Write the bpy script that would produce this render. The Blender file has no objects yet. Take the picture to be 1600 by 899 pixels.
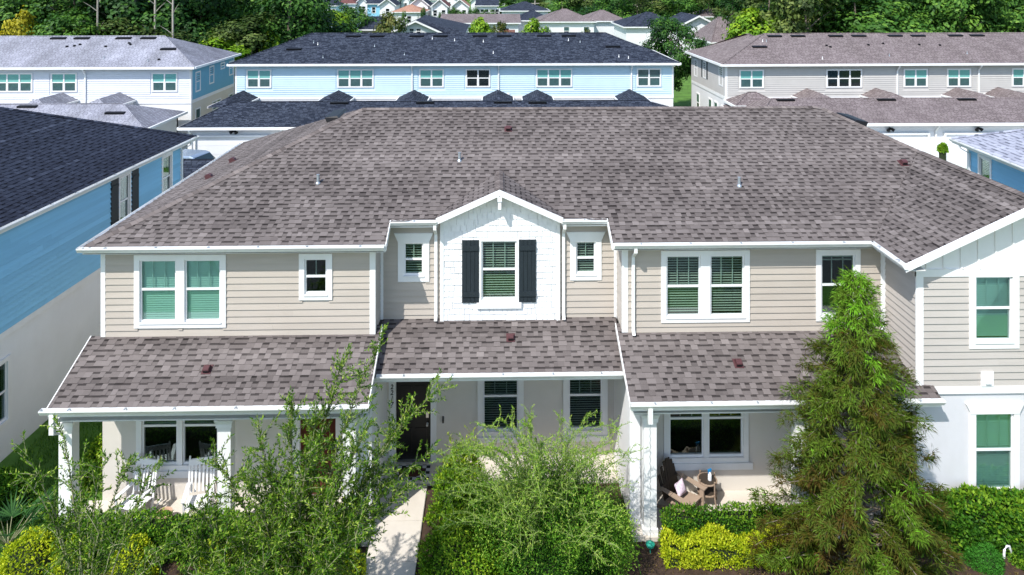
import bpy, math, random
import numpy as np
from mathutils import Vector, Matrix

random.seed(7)
RNG = np.random.default_rng(11)
scene = bpy.context.scene
COL = scene.collection
R = math.radians

# ------------------------------------------------------------------ camera, sky, sun, exposure
YAW, FPX, YH, CY, CZ = R(1.2), 1100.0, -36.0, -17.15, 12.7
cam_data = bpy.data.cameras.new('camera')
cam = bpy.data.objects.new('camera', cam_data)
COL.objects.link(cam)
cam.location = (0, CY, CZ)
cam.rotation_euler = (R(90), 0, -YAW)
cam_data.sensor_width = 36
cam_data.lens = 36 * FPX / 1600
cam_data.shift_y = -(449.5 - YH) / 1600
cam_data.clip_start = 0.1
cam_data.clip_end = 3000
scene.camera = cam

SUN_EL, SUN_AZ = R(51), R(38.5)          # azimuth measured from the street side towards the left
world = bpy.data.worlds.new('World')
scene.world = world
world.use_nodes = True
wn = world.node_tree.nodes
sky = wn.new('ShaderNodeTexSky')
sky.sky_type = 'NISHITA'
sky.sun_disc = False
sky.sun_elevation = SUN_EL
sky.sun_rotation = R(180) + SUN_AZ
sky.air_density = 1.0
sky.dust_density = 0.6
bg = wn['Background']
bg.inputs['Strength'].default_value = 0.15
world.node_tree.links.new(sky.outputs[0], bg.inputs['Color'])

sun_data = bpy.data.lights.new('sun', 'SUN')
sun_data.energy = 3.5
sun_data.angle = R(0.55)
sun_data.color = (1.0, 0.965, 0.915)
sun = bpy.data.objects.new('sun', sun_data)
COL.objects.link(sun)
sdir = Vector((-math.sin(SUN_AZ) * math.cos(SUN_EL), -math.cos(SUN_AZ) * math.cos(SUN_EL), math.sin(SUN_EL)))
sun.rotation_euler = sdir.to_track_quat('Z', 'Y').to_euler()
sun.location = (-20, -30, 40)

scene.view_settings.view_transform = 'Standard'
scene.view_settings.look = 'None'
scene.view_settings.exposure = 0.72
scene.view_settings.gamma = 1
scene.view_settings.use_curve_mapping = False
scene.render.engine = 'CYCLES'
scene.cycles.max_bounces = 6
scene.cycles.diffuse_bounces = 3
scene.cycles.glossy_bounces = 2
scene.cycles.transmission_bounces = 4
scene.cycles.transparent_max_bounces = 12
scene.cycles.caustics_reflective = False
scene.cycles.caustics_refractive = False
scene.cycles.sample_clamp_indirect = 6
scene.cycles.use_denoising = True


def at(px, py, Y):
    """photo pixel + world depth Y -> world point"""
    u = (px - 800) / FPX
    dx = math.sin(YAW) + u * math.cos(YAW)
    dy = math.cos(YAW) - u * math.sin(YAW)
    t = (Y - CY) / dy
    return Vector((t * dx, Y, CZ - (py - YH) / FPX * t))


# ------------------------------------------------------------------ materials
def _new(name):
    m = bpy.data.materials.new(name)
    m.use_nodes = True
    nt = m.node_tree
    return m, nt, nt.nodes, nt.links, nt.nodes['Principled BSDF']


def mat(name, c, rough=.6, var=.08, scale=2.5, bump=0., bscale=80, spec=.3, metal=0., stretch=(1, 1, 1), dirt=0., piece=0.):
    m, nt, n, l, p = _new(name)
    p.inputs['Roughness'].default_value = rough
    p.inputs['Specular IOR Level'].default_value = spec
    p.inputs['Metallic'].default_value = metal
    g = n.new('ShaderNodeNewGeometry')
    mp = n.new('ShaderNodeMapping')
    mp.inputs['Scale'].default_value = stretch
    l.new(g.outputs['Position'], mp.inputs['Vector'])
    t = n.new('ShaderNodeTexNoise')
    t.inputs['Scale'].default_value = scale
    t.inputs['Detail'].default_value = 6
    t.inputs['Roughness'].default_value = .62
    l.new(mp.outputs[0], t.inputs['Vector'])
    r = n.new('ShaderNodeValToRGB')
    r.color_ramp.elements[0].position = .3
    r.color_ramp.elements[1].position = .7
    r.color_ramp.elements[0].color = tuple(max(0, x * (1 - var)) for x in c) + (1,)
    r.color_ramp.elements[1].color = tuple(min(1, x * (1 + var)) for x in c) + (1,)
    l.new(t.outputs['Fac'], r.inputs['Fac'])
    out = r.outputs['Color']
    if dirt:
        t2 = n.new('ShaderNodeTexNoise')
        t2.inputs['Scale'].default_value = .55
        t2.inputs['Detail'].default_value = 8
        t2.inputs['Roughness'].default_value = .7
        mp2 = n.new('ShaderNodeMapping')
        mp2.inputs['Scale'].default_value = (1, 1, .35)
        l.new(g.outputs['Position'], mp2.inputs['Vector'])
        l.new(mp2.outputs[0], t2.inputs['Vector'])
        r2 = n.new('ShaderNodeValToRGB')
        r2.color_ramp.elements[0].position = .42
        r2.color_ramp.elements[1].position = .72
        r2.color_ramp.elements[0].color = (0, 0, 0, 1)
        r2.color_ramp.elements[1].color = (dirt, dirt, dirt, 1)
        l.new(t2.outputs['Fac'], r2.inputs['Fac'])
        mx = n.new('ShaderNodeMix')
        mx.data_type = 'RGBA'
        l.new(r2.outputs['Color'], mx.inputs['Factor'])
        l.new(out, mx.inputs['A'])
        mx.inputs['B'].default_value = (c[0] * .62, c[1] * .58, c[2] * .5, 1)
        out = mx.outputs['Result']
    if piece:
        oi = n.new('ShaderNodeObjectInfo')
        hv = n.new('ShaderNodeHueSaturation')
        mr = n.new('ShaderNodeMapRange')
        mr.inputs['To Min'].default_value = 1 - piece; mr.inputs['To Max'].default_value = 1 + piece
        l.new(oi.outputs['Random'], mr.inputs['Value']); l.new(mr.outputs[0], hv.inputs['Value']); l.new(out, hv.inputs['Color'])
        out = hv.outputs[0]
    l.new(out, p.inputs['Base Color'])
    if bump:
        tb = n.new('ShaderNodeTexNoise')
        tb.inputs['Scale'].default_value = bscale
        tb.inputs['Detail'].default_value = 4
        l.new(mp.outputs[0], tb.inputs['Vector'])
        b = n.new('ShaderNodeBump')
        b.inputs['Strength'].default_value = bump
        b.inputs['Distance'].default_value = .01
        l.new(tb.outputs['Fac'], b.inputs['Height'])
        l.new(b.outputs['Normal'], p.inputs['Normal'])
    return m


def tone_mat(name, stops, rough=.9, speck=.18, sscale=90, spec=.15, patch=.12):
    """colour from the per-face 'tone' value of a piece, with granule speckle and large weather patches"""
    m, nt, n, l, p = _new(name)
    p.inputs['Roughness'].default_value = rough
    p.inputs['Specular IOR Level'].default_value = spec
    a = n.new('ShaderNodeAttribute')
    a.attribute_name = 'tone'
    g = n.new('ShaderNodeNewGeometry')
    t = n.new('ShaderNodeTexNoise')
    t.inputs['Scale'].default_value = sscale
    t.inputs['Detail'].default_value = 3
    l.new(g.outputs['Position'], t.inputs['Vector'])
    t2 = n.new('ShaderNodeTexNoise')
    t2.inputs['Scale'].default_value = .6
    t2.inputs['Detail'].default_value = 5
    l.new(g.outputs['Position'], t2.inputs['Vector'])
    m1 = n.new('ShaderNodeMath'); m1.operation = 'MULTIPLY_ADD'
    l.new(t.outputs['Fac'], m1.inputs[0]); m1.inputs[1].default_value = speck * 2
    l.new(a.outputs['Fac'], m1.inputs[2])
    m2 = n.new('ShaderNodeMath'); m2.operation = 'MULTIPLY_ADD'
    l.new(t2.outputs['Fac'], m2.inputs[0]); m2.inputs[1].default_value = patch * 2
    l.new(m1.outputs[0], m2.inputs[2])
    m3 = n.new('ShaderNodeMath'); m3.operation = 'SUBTRACT'
    l.new(m2.outputs[0], m3.inputs[0]); m3.inputs[1].default_value = speck + patch
    r = n.new('ShaderNodeValToRGB')
    els = r.color_ramp.elements
    els[0].position, els[0].color = stops[0][0], stops[0][1] + (1,)
    els[1].position, els[1].color = stops[-1][0], stops[-1][1] + (1,)
    for pos, c in stops[1:-1]:
        e = els.new(pos); e.color = c + (1,)
    l.new(m3.outputs[0], r.inputs['Fac'])
    l.new(r.outputs['Color'], p.inputs['Base Color'])
    return m


def far_roof(name, c1, c2, swap=False, streak=.0):
    m, nt, n, l, p = _new(name)
    p.inputs['Roughness'].default_value = .9
    p.inputs['Specular IOR Level'].default_value = .15
    g = n.new('ShaderNodeNewGeometry')
    s = n.new('ShaderNodeSeparateXYZ'); l.new(g.outputs['Position'], s.inputs[0])
    cx = n.new('ShaderNodeCombineXYZ')
    l.new(s.outputs['Y' if swap else 'X'], cx.inputs['X'])
    l.new(s.outputs['X' if swap else 'Y'], cx.inputs['Y'])
    b = n.new('ShaderNodeTexBrick')
    b.inputs['Color1'].default_value = c1 + (1,)
    b.inputs['Color2'].default_value = c2 + (1,)
    b.inputs['Mortar'].default_value = tuple(x * .45 for x in c1) + (1,)
    b.inputs['Scale'].default_value = 1
    b.inputs['Brick Width'].default_value = .24
    b.inputs['Row Height'].default_value = .132
    b.inputs['Mortar Size'].default_value = .016
    b.inputs['Bias'].default_value = -.1
    b.offset = .37; b.offset_frequency = 3; b.squash = 1.4; b.squash_frequency = 2
    l.new(cx.outputs[0], b.inputs['Vector'])
    t = n.new('ShaderNodeTexNoise'); t.inputs['Scale'].default_value = .7; t.inputs['Detail'].default_value = 7
    mp = n.new('ShaderNodeMapping'); mp.inputs['Rotation'].default_value = (0, 0, .5); mp.inputs['Scale'].default_value = (1, .35, 1)
    l.new(cx.outputs[0], mp.inputs[0]); l.new(mp.outputs[0], t.inputs['Vector'])
    r = n.new('ShaderNodeValToRGB')
    r.color_ramp.elements[0].position = .3; r.color_ramp.elements[1].position = .72
    k = .82 - streak
    r.color_ramp.elements[0].color = (k, k, k * .98, 1); r.color_ramp.elements[1].color = (1.0, 1.0, 1.0, 1)
    l.new(t.outputs['Fac'], r.inputs['Fac'])
    mx = n.new('ShaderNodeMix'); mx.data_type = 'RGBA'; mx.blend_type = 'MULTIPLY'; mx.inputs['Factor'].default_value = 1
    l.new(b.outputs['Color'], mx.inputs['A']); l.new(r.outputs['Color'], mx.inputs['B'])
    l.new(mx.outputs['Result'], p.inputs['Base Color'])
    return m


def leaf_mat(name, stops, rough=.55, trans=.24, spec=.18):
    m, nt, n, l, p = _new(name)
    a = n.new('ShaderNodeAttribute'); a.attribute_name = 'tone'
    r = n.new('ShaderNodeValToRGB')
    els = r.color_ramp.elements
    els[0].position, els[0].color = stops[0][0], stops[0][1] + (1,)
    els[1].position, els[1].color = stops[-1][0], stops[-1][1] + (1,)
    for pos, c in stops[1:-1]:
        e = els.new(pos); e.color = c + (1,)
    l.new(a.outputs['Fac'], r.inputs['Fac'])
    l.new(r.outputs['Color'], p.inputs['Base Color'])
    p.inputs['Roughness'].default_value = rough
    p.inputs['Specular IOR Level'].default_value = spec
    tr = n.new('ShaderNodeBsdfTranslucent')
    hs = n.new('ShaderNodeHueSaturation'); hs.inputs['Value'].default_value = 1.25; hs.inputs['Saturation'].default_value = 1.1
    l.new(r.outputs['Color'], hs.inputs['Color']); l.new(hs.outputs[0], tr.inputs['Color'])
    mx = n.new('ShaderNodeMixShader'); mx.inputs[0].default_value = trans
    l.new(p.outputs[0], mx.inputs[1]); l.new(tr.outputs[0], mx.inputs[2])
    l.new(mx.outputs[0], n['Material Output'].inputs['Surface'])
    return m


def glass_mat(name, tint, refl=.12):
    m, nt, n, l, p = _new(name)
    tr = n.new('ShaderNodeBsdfTransparent'); tr.inputs['Color'].default_value = tint + (1,)
    gl = n.new('ShaderNodeBsdfGlossy'); gl.inputs['Roughness'].default_value = .02
    gl.inputs['Color'].default_value = (.85, .95, .95, 1)
    lw = n.new('ShaderNodeLayerWeight'); lw.inputs['Blend'].default_value = .35
    mt = n.new('ShaderNodeMath'); mt.operation = 'MULTIPLY_ADD'
    l.new(lw.outputs['Fresnel'], mt.inputs[0]); mt.inputs[1].default_value = .6; mt.inputs[2].default_value = refl * .5
    mx = n.new('ShaderNodeMixShader')
    l.new(mt.outputs[0], mx.inputs[0]); l.new(tr.outputs[0], mx.inputs[1]); l.new(gl.outputs[0], mx.inputs[2])
    l.new(mx.outputs[0], n['Material Output'].inputs['Surface'])
    return m


def check_mat(name, c1, c2, sc):
    m, nt, n, l, p = _new(name)
    p.inputs['Roughness'].default_value = .95
    g = n.new('ShaderNodeNewGeometry')
    ch = n.new('ShaderNodeTexChecker'); ch.inputs['Scale'].default_value = sc
    mp = n.new('ShaderNodeMapping'); mp.inputs['Location'].default_value = (.03, .02, .37)
    l.new(g.outputs['Position'], mp.inputs[0]); l.new(mp.outputs[0], ch.inputs['Vector'])
    ch.inputs['Color1'].default_value = c1 + (1,); ch.inputs['Color2'].default_value = c2 + (1,)
    l.new(ch.outputs['Color'], p.inputs['Base Color'])
    return m


M = {}
M['siding'] = mat('beige_siding', (.45, .40, .345), .7, .05, 1.6, .25, 60, stretch=(.5, 1, 6), piece=.035, dirt=.12)
M['siding_wing'] = mat('grey_beige_siding', (.46, .425, .39), .7, .05, 1.6, .25, 60, stretch=(.5, 1, 6), piece=.035, dirt=.12)
M['white'] = mat('white_trim', (.80, .80, .79), .45, .03, 2, dirt=.28)
M['gutter'] = mat('white_gutter', (.80, .81, .80), .35, .04, 3, dirt=.4)
M['shake'] = mat('white_shake', (.80, .80, .80), .7, .04, 3, .3, 70, stretch=(4, 4, .6))
M['stucco'] = mat('porch_stucco', (.65, .61, .55), .9, .04, 1.2, .5, 120)
M['stucco_white'] = mat('pale_stucco', (.80, .80, .80), .9, .03, 1.2, .5, 120, dirt=.18)
M['stucco_wing'] = mat('wing_stucco', (.62, .62, .645), .9, .03, 1.2, .5, 120, dirt=.2)
M['soffit'] = mat('soffit', (.62, .62, .60), .8, .03)
M['shutter'] = mat('dark_shutter', (.018, .026, .032), .55, .15, 4, .2, 60, stretch=(6, 6, .5))
M['dark'] = mat('dark_interior', (.02, .022, .02), .9)
M['room'] = mat('room_wall', (.16, .16, .14), .9)
M['blind'] = mat('blind', (.78, .80, .76), .6, .03)
M['shake'] = mat('white_shake', (.80, .80, .80), .7, .04, 3, .3, 70, stretch=(4, 4, .6), piece=.05)
M['glass_teal'] = glass_mat('glass_teal', (.79, .955, .91), .10)
M['glass_green'] = glass_mat('glass_green', (.85, .94, .885), .10)
M['glass_dark'] = glass_mat('glass_dark', (.72, .79, .77), .10)
M['pane_teal'] = mat('pane_with_blind', (.17, .42, .38), .12, .12, 9, spec=.6, stretch=(1, 1, 4))
M['pane_dark'] = mat('pane_dark', (.05, .10, .10), .1, .2, 6, spec=.6)
M['pane_black'] = mat('pane_black', (.012, .018, .02), .08, .2, 6, spec=.6)
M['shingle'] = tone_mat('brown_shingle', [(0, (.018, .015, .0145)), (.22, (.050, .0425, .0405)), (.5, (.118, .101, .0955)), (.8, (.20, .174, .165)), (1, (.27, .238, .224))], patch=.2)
M['shingle_navy'] = tone_mat('black_shingle', [(0, (.005, .006, .010)), (.3, (.013, .016, .027)), (.7, (.030, .037, .058)), (1, (.085, .10, .14))])
M['shingle_grey'] = tone_mat('light_grey_shingle', [(0, (.10, .11, .14)), (.4, (.26, .27, .33)), (1, (.46, .48, .55))])
M['deck'] = mat('roof_deck', (.06, .05, .048), .95)
M['deck_navy'] = mat('roof_deck_navy', (.008, .009, .013), .95)
M['cap'] = tone_mat('brown_ridge_cap', [(0, (.06, .049, .046)), (.5, (.145, .122, .114)), (1, (.24, .205, .19))])
M['vent_red'] = mat('maroon_vent', (.085, .035, .038), .5, .1)
M['galv'] = mat('galvanized', (.42, .47, .52), .35, .1, 8, metal=.6)
M['vent_black'] = mat('black_vent', (.008, .008, .010), .5)
M['blue'] = mat('shaded_blue_siding', (.25, .54, .74), .7, .05, 1.6, .2, 60, stretch=(.5, .5, 6), piece=.09)  # same paint as the pale blue row, with the wall's shade put into the colour
M['blue_pale'] = mat('pale_blue_siding', (.53, .68, .76), .7, .04, 1.6)
M['grey_siding'] = mat('pale_grey_siding', (.66, .68, .72), .7, .04, 1.6)
M['blue_end'] = mat('mid_blue_siding', (.16, .40, .52), .7, .04, 1.6)
M['beige_far'] = mat('beige_far_siding', (.50, .48, .45), .7, .04, 1.6)
M['white_far'] = mat('white_far_wall', (.74, .74, .74), .7, .04, .6)
M['cream_far'] = mat('cream_far_wall', (.64, .60, .52), .7, .04, .6)
M['roof_navy'] = far_roof('far_navy_roof', (.018, .024, .040), (.075, .090, .125))
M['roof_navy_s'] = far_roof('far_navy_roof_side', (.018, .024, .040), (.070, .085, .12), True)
M['roof_grey'] = far_roof('far_grey_roof', (.32, .325, .385), (.44, .45, .52), streak=.22)
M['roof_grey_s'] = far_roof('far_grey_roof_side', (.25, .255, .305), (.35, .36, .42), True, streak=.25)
M['roof_brown'] = far_roof('far_brown_roof', (.185, .150, .152), (.29, .245, .242), streak=.05)
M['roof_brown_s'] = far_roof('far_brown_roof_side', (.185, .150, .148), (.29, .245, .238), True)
M['roof_terra'] = far_roof('far_terracotta_roof', (.42, .22, .15), (.55, .32, .23))
M['roof_red'] = far_roof('far_maroon_roof', (.16, .07, .065), (.22, .10, .09))
M['grass'] = mat('grass', (.075, .165, .024), .95, .35, .8, .6, 40)
M['soil'] = mat('mulch_bed', (.055, .034, .023), .95, .4, 6, .8, 50)
M['concrete'] = mat('concrete', (.60, .55, .48), .9, .07, 2, .2, 60, dirt=.3)
M['asphalt'] = mat('asphalt', (.06, .06, .062), .9, .15, 3, .3, 60)
M['alley'] = mat('alley_concrete', (.70, .69, .67), .9, .06, .7, dirt=.15)
M['black_door'] = mat('black_door', (.008, .008, .008), .35, .1)
M['red_door'] = mat('brown_red_door', (.085, .018, .012), .4, .15, 3, stretch=(4, 4, .5))
M['metal'] = mat('satin_nickel', (.55, .55, .53), .3, .05, metal=.8)
M['mat_plaid'] = check_mat('plaid_mat', (.55, .55, .55), (.012, .012, .012), 9.5)
M['mat_brown'] = mat('coir_mat', (.06, .022, .014), .95, .3, 40)
M['bark'] = mat('bark', (.17, .14, .11), .9, .3, 8, .6, 30, stretch=(1, 1, .3))
M['bark_pale'] = mat('pale_bark', (.36, .33, .28), .9, .25, 8)
M['twig'] = mat('twig', (.25, .25, .14), .8, .2, 8)
M['twig_pale'] = mat('pale_twig', (.22, .28, .09), .7, .2, 8)
M['core'] = mat('dark_core', (.018, .028, .010), .95, .4, 10)
M['leaf_olive'] = leaf_mat('olive_leaf', [(0, (.009, .036, .004)), (.35, (.042, .125, .008)), (.68, (.145, .265, .018)), (1, (.40, .50, .085))], spec=.14)
M['leaf_hedge'] = leaf_mat('hedge_leaf', [(0, (.012, .050, .005)), (.45, (.050, .155, .010)), (1, (.22, .36, .025))], spec=.15)
M['leaf_gold'] = leaf_mat('gold_leaf', [(0, (.16, .26, .006)), (.45, (.38, .46, .012)), (1, (.64, .65, .04))], trans=.3)
M['leaf_bright'] = leaf_mat('bright_leaf', [(0, (.04, .12, .006)), (.5, (.14, .28, .012)), (1, (.38, .46, .035))], spec=.15)
M['leaf_mound'] = leaf_mat('mound_leaf', [(0, (.012, .055, .005)), (.42, (.068, .195, .012)), (.8, (.19, .35, .03)), (1, (.36, .47, .08))], spec=.15)
M['leaf_juniper'] = leaf_mat('juniper_leaf', [(0, (.02, .12, .01)), (1, (.08, .28, .03))])
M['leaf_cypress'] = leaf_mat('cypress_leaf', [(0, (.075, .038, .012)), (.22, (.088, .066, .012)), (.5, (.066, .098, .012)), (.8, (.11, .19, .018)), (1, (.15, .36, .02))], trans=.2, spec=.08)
M['leaf_wood'] = leaf_mat('wood_leaf', [(0, (.010, .042, .006)), (.5, (.048, .135, .018)), (1, (.17, .32, .04))], spec=.2)
M['leaf_drab'] = leaf_mat('drab_wood_leaf', [(0, (.022, .042, .010)), (.5, (.070, .115, .024)), (1, (.19, .24, .06))])
M['leaf_dark'] = leaf_mat('dark_wood_leaf', [(0, (.007, .030, .007)), (.5, (.026, .088, .014)), (1, (.10, .22, .03))], spec=.2)
M['leaf_lime'] = leaf_mat('lime_leaf', [(0, (.06, .15, .008)), (.5, (.14, .28, .015)), (1, (.30, .42, .03))])
M['leaf_yellow'] = leaf_mat('yellow_leaf', [(0, (.20, .19, .01)), (.5, (.40, .36, .02)), (1, (.58, .50, .04))])
M['leaf_brown'] = leaf_mat('rust_leaf', [(0, (.07, .05, .02)), (.5, (.13, .09, .03)), (1, (.20, .15, .05))])
M['leaf_rusty'] = leaf_mat('rusty_green_leaf', [(0, (.03, .05, .012)), (.5, (.08, .115, .022)), (1, (.19, .18, .05))])
M['leaf_palm'] = leaf_mat('palm_leaf', [(0, (.02, .07, .02)), (1, (.06, .16, .04))])
M['plastic_white'] = mat('white_plastic', (.80, .80, .80), .35, .02)
M['plastic_brown'] = mat('brown_plastic', (.048, .036, .026), .55, .1)
M['plastic_tan'] = mat('tan_plastic', (.36, .27, .20), .55, .1)
M['wicker'] = mat('wicker', (.30, .22, .16), .8, .35, 30, .6, 60)
M['blue_plastic'] = mat('blue_plastic', (.02, .20, .45), .3)
M['green_metal'] = mat('green_metal', (.02, .28, .20), .4)
M['pillow'] = mat('pink_pillow', (.74, .60, .68), .9, .25, 22)
M['terracotta'] = mat('peach_pot', (.58, .38, .27), .8, .08)
M['car_paint'] = mat('silver_blue_car', (.30, .38, .48), .25, .02, metal=.5, spec=.6)
M['car_white'] = mat('white_car', (.70, .72, .75), .25, .02, spec=.6)
M['tyre'] = mat('tyre', (.02, .02, .02), .9)
M['car_glass'] = mat('car_glass', (.015, .03, .035), .05, spec=.8)
M['fence'] = mat('brick_red_fence', (.22, .075, .055), .9, .2, 3)
M['number'] = mat('number_black', (.01, .01, .01), .5)


# ------------------------------------------------------------------ mesh helpers
class MB:
    def __init__(s):
        s.v, s.f, s.m, s.t = [], [], [], []

    def face(s, pts, mi=0, tone=.5):
        k = len(s.v)
        s.v += [tuple(p) for p in pts]
        s.f.append(tuple(range(k, k + len(pts)))); s.m.append(mi); s.t.append(tone)

    def hexa(s, p, mi=0, tone=.5):
        """p: 8 points, bottom ring 0-3 then top ring 4-7"""
        k = len(s.v)
        s.v += [tuple(q) for q in p]
        for f in ((0, 3, 2, 1), (4, 5, 6, 7), (0, 1, 5, 4), (1, 2, 6, 5), (2, 3, 7, 6), (3, 0, 4, 7)):
            s.f.append(tuple(k + i for i in f)); s.m.append(mi); s.t.append(tone)
        return s

    def box(s, x0, x1, y0, y1, z0, z1, mi=0, tone=.5):
        return s.hexa([(x0, y0, z0), (x1, y0, z0), (x1, y1, z0), (x0, y1, z0), (x0, y0, z1), (x1, y0, z1), (x1, y1, z1), (x0, y1, z1)], mi, tone)

    def fbox(s, F, a0, a1, z0, z1, b0, b1, mi=0, tone=.5):
        return s.hexa([F(a0, z0, b1), F(a1, z0, b1), F(a1, z0, b0), F(a0, z0, b0), F(a0, z1, b1), F(a1, z1, b1), F(a1, z1, b0), F(a0, z1, b0)], mi, tone)

    def prism(s, poly, off, mi=0):
        """poly: 3D points, off: extrusion vector"""
        n = len(poly); k = len(s.v); off = Vector(off)
        s.v += [tuple(p) for p in poly] + [tuple(Vector(p) + off) for p in poly]
        s.f.append(tuple(range(k, k + n))); s.f.append(tuple(range(k + 2 * n - 1, k + n - 1, -1)))
        s.m += [mi, mi]; s.t += [.5, .5]
        for i in range(n):
            j = (i + 1) % n
            s.f.append((k + i, k + n + i, k + n + j, k + j)); s.m.append(mi); s.t.append(.5)
        return s

    def tube(s, pts, rad, n=6, mi=0, cap=True):
        pts = [Vector(p) for p in pts]
        if not isinstance(rad, (list, tuple)):
            rad = [rad] * len(pts)
        k = len(s.v)
        for i, p in enumerate(pts):
            d = (pts[min(i + 1, len(pts) - 1)] - pts[max(i - 1, 0)]).normalized()
            ref = Vector((0, 0, 1)) if abs(d.z) < .9 else Vector((1, 0, 0))
            u = d.cross(ref).normalized(); w = d.cross(u)
            for j in range(n):
                a = 2 * math.pi * j / n
                s.v.append(tuple(p + rad[i] * (math.cos(a) * u + math.sin(a) * w)))
        for i in range(len(pts) - 1):
            for j in range(n):
                j2 = (j + 1) % n
                s.f.append((k + i * n + j, k + i * n + j2, k + (i + 1) * n + j2, k + (i + 1) * n + j)); s.m.append(mi); s.t.append(.5)
        if cap:
            s.f.append(tuple(k + j for j in range(n))[::-1]); s.m.append(mi); s.t.append(.5)
            e = k + (len(pts) - 1) * n
            s.f.append(tuple(e + j for j in range(n))); s.m.append(mi); s.t.append(.5)
        return s

    def lathe(s, c, prof, n=16, mi=0):
        """prof: list of (r, z) from the bottom up, around centre c"""
        k = len(s.v)
        for r_, z_ in prof:
            for j in range(n):
                a = 2 * math.pi * j / n
                s.v.append((c[0] + r_ * math.cos(a), c[1] + r_ * math.sin(a), c[2] + z_))
        for i in range(len(prof) - 1):
            for j in range(n):
                j2 = (j + 1) % n
                s.f.append((k + i * n + j, k + i * n + j2, k + (i + 1) * n + j2, k + (i + 1) * n + j)); s.m.append(mi); s.t.append(.5)
        s.f.append(tuple(k + j for j in range(n))[::-1]); s.m.append(mi); s.t.append(.5)
        e = k + (len(prof) - 1) * n
        s.f.append(tuple(e + j for j in range(n))); s.m.append(mi); s.t.append(.5)
        return s

    def build(s, name, mats, parent=None, tone=False, smooth=False):
        me = bpy.data.meshes.new(name)
        me.from_pydata(s.v, [], s.f)
        if not isinstance(mats, (list, tuple)):
            mats = [mats]
        for mm in mats:
            me.materials.append(M[mm])
        if len(mats) > 1:
            me.polygons.foreach_set('material_index', s.m)
        if tone:
            a = me.attributes.new('tone', 'FLOAT', 'FACE')
            a.data.foreach_set('value', s.t)
        if smooth:
            me.polygons.foreach_set('use_smooth', [True] * len(s.f))
        me.update()
        return link(name, me, parent)


def link(name, me, parent=None, loc=(0, 0, 0)):
    o = bpy.data.objects.new(name, me)
    COL.objects.link(o)
    o.location = loc
    if parent:
        o.parent = parent
    return o


def tag(o, label=None, cat=None, group=None, kind=None):
    if label: o['label'] = label
    if cat: o['category'] = cat
    if group: o['group'] = group
    if kind: o['kind'] = kind
    return o


def thing(name, label, cat, loc=(0, 0, 0), rz=0, group=None):
    o = bpy.data.objects.new(name, None)
    COL.objects.link(o)
    o.location = loc
    o.rotation_euler = (0, 0, rz)
    o.empty_display_size = .2
    return tag(o, label, cat, group)


def copy_tree(o, parent=None):
    c = o.copy()
    COL.objects.link(c)
    c.parent = parent
    for ch in o.children:
        copy_tree(ch, c)
    return c


def frame(ox, oy, ux, uy):
    """wall frame: a along the wall, z up, b outwards"""
    nx, ny = uy, -ux
    return lambda a, z, b=0.: (ox + ux * a + nx * b, oy + uy * a + ny * b, z)


# ------------------------------------------------------------------ building pieces
def wall(parent, name, F, a0, a1, z0, z1, holes, mname, b0=-.15, b1=0.):
    mb = MB()
    xs = sorted({a0, a1, *[h[0] for h in holes], *[h[1] for h in holes]})
    zs = sorted({z0, z1, *[h[2] for h in holes], *[h[3] for h in holes]})
    for i in range(len(xs) - 1):
        for j in range(len(zs) - 1):
            cx, cz = (xs[i] + xs[i + 1]) / 2, (zs[j] + zs[j + 1]) / 2
            if not any(h[0] < cx < h[1] and h[2] < cz < h[3] for h in holes):
                mb.fbox(F, xs[i], xs[i + 1], zs[j], zs[j + 1], b0, b1)
    return mb.build(name, mname, parent)


def board(F, a0, a1, z, e, mb=None, lip=.036):
    mb = mb or MB()
    mb.hexa([F(a0, z - .014, lip), F(a1, z - .014, lip), F(a1, z - .014, .009), F(a0, z - .014, .009),
             F(a0, z + e, .009), F(a1, z + e, .009), F(a1, z + e, .001), F(a0, z + e, .001)])
    return mb


def clad(parent, F, a0, a1, z0, z1, holes, mname, e=.159, single=True, joints=True, upper=None, lip=.036):
    """lapped boards, each one an object of its own (or one joined part for far walls)"""
    n = int(math.ceil((z1 - z0) / e - .02))
    allb = MB()
    for i in range(n):
        z = z0 + i * e
        ee = min(e, z1 - z)
        la, ra = a0, a1
        if upper:
            la, ra = upper(z + ee * .5)
            if ra - la < .03:
                continue
        segs = [(la, ra)]
        for h in holes:
            if h[2] - .03 < z + ee and z < h[3] + .03:
                new = []
                for s in segs:
                    l, r_ = h[0] - .05, h[1] + .05
                    if r_ <= s[0] or l >= s[1]:
                        new.append(s)
                    else:
                        if l - s[0] > .02: new.append((s[0], l))
                        if s[1] - r_ > .02: new.append((r_, s[1]))
                segs = new
        for s in segs:
            if single:
                cuts = [s[0]]
                if joints and s[1] - s[0] > 2.6:
                    cuts.append(s[0] + (s[1] - s[0]) * random.uniform(.3, .7))
                cuts.append(s[1])
                for k in range(len(cuts) - 1):
                    board(F, cuts[k] + (.0015 if k else 0), cuts[k + 1], z, ee, None, lip).build('siding_board', mname, parent)
            else:
                board(F, s[0], s[1], z, ee, allb, lip)
    if not single:
        tag(allb.build('siding_board', mname, parent), kind='stuff')


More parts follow.
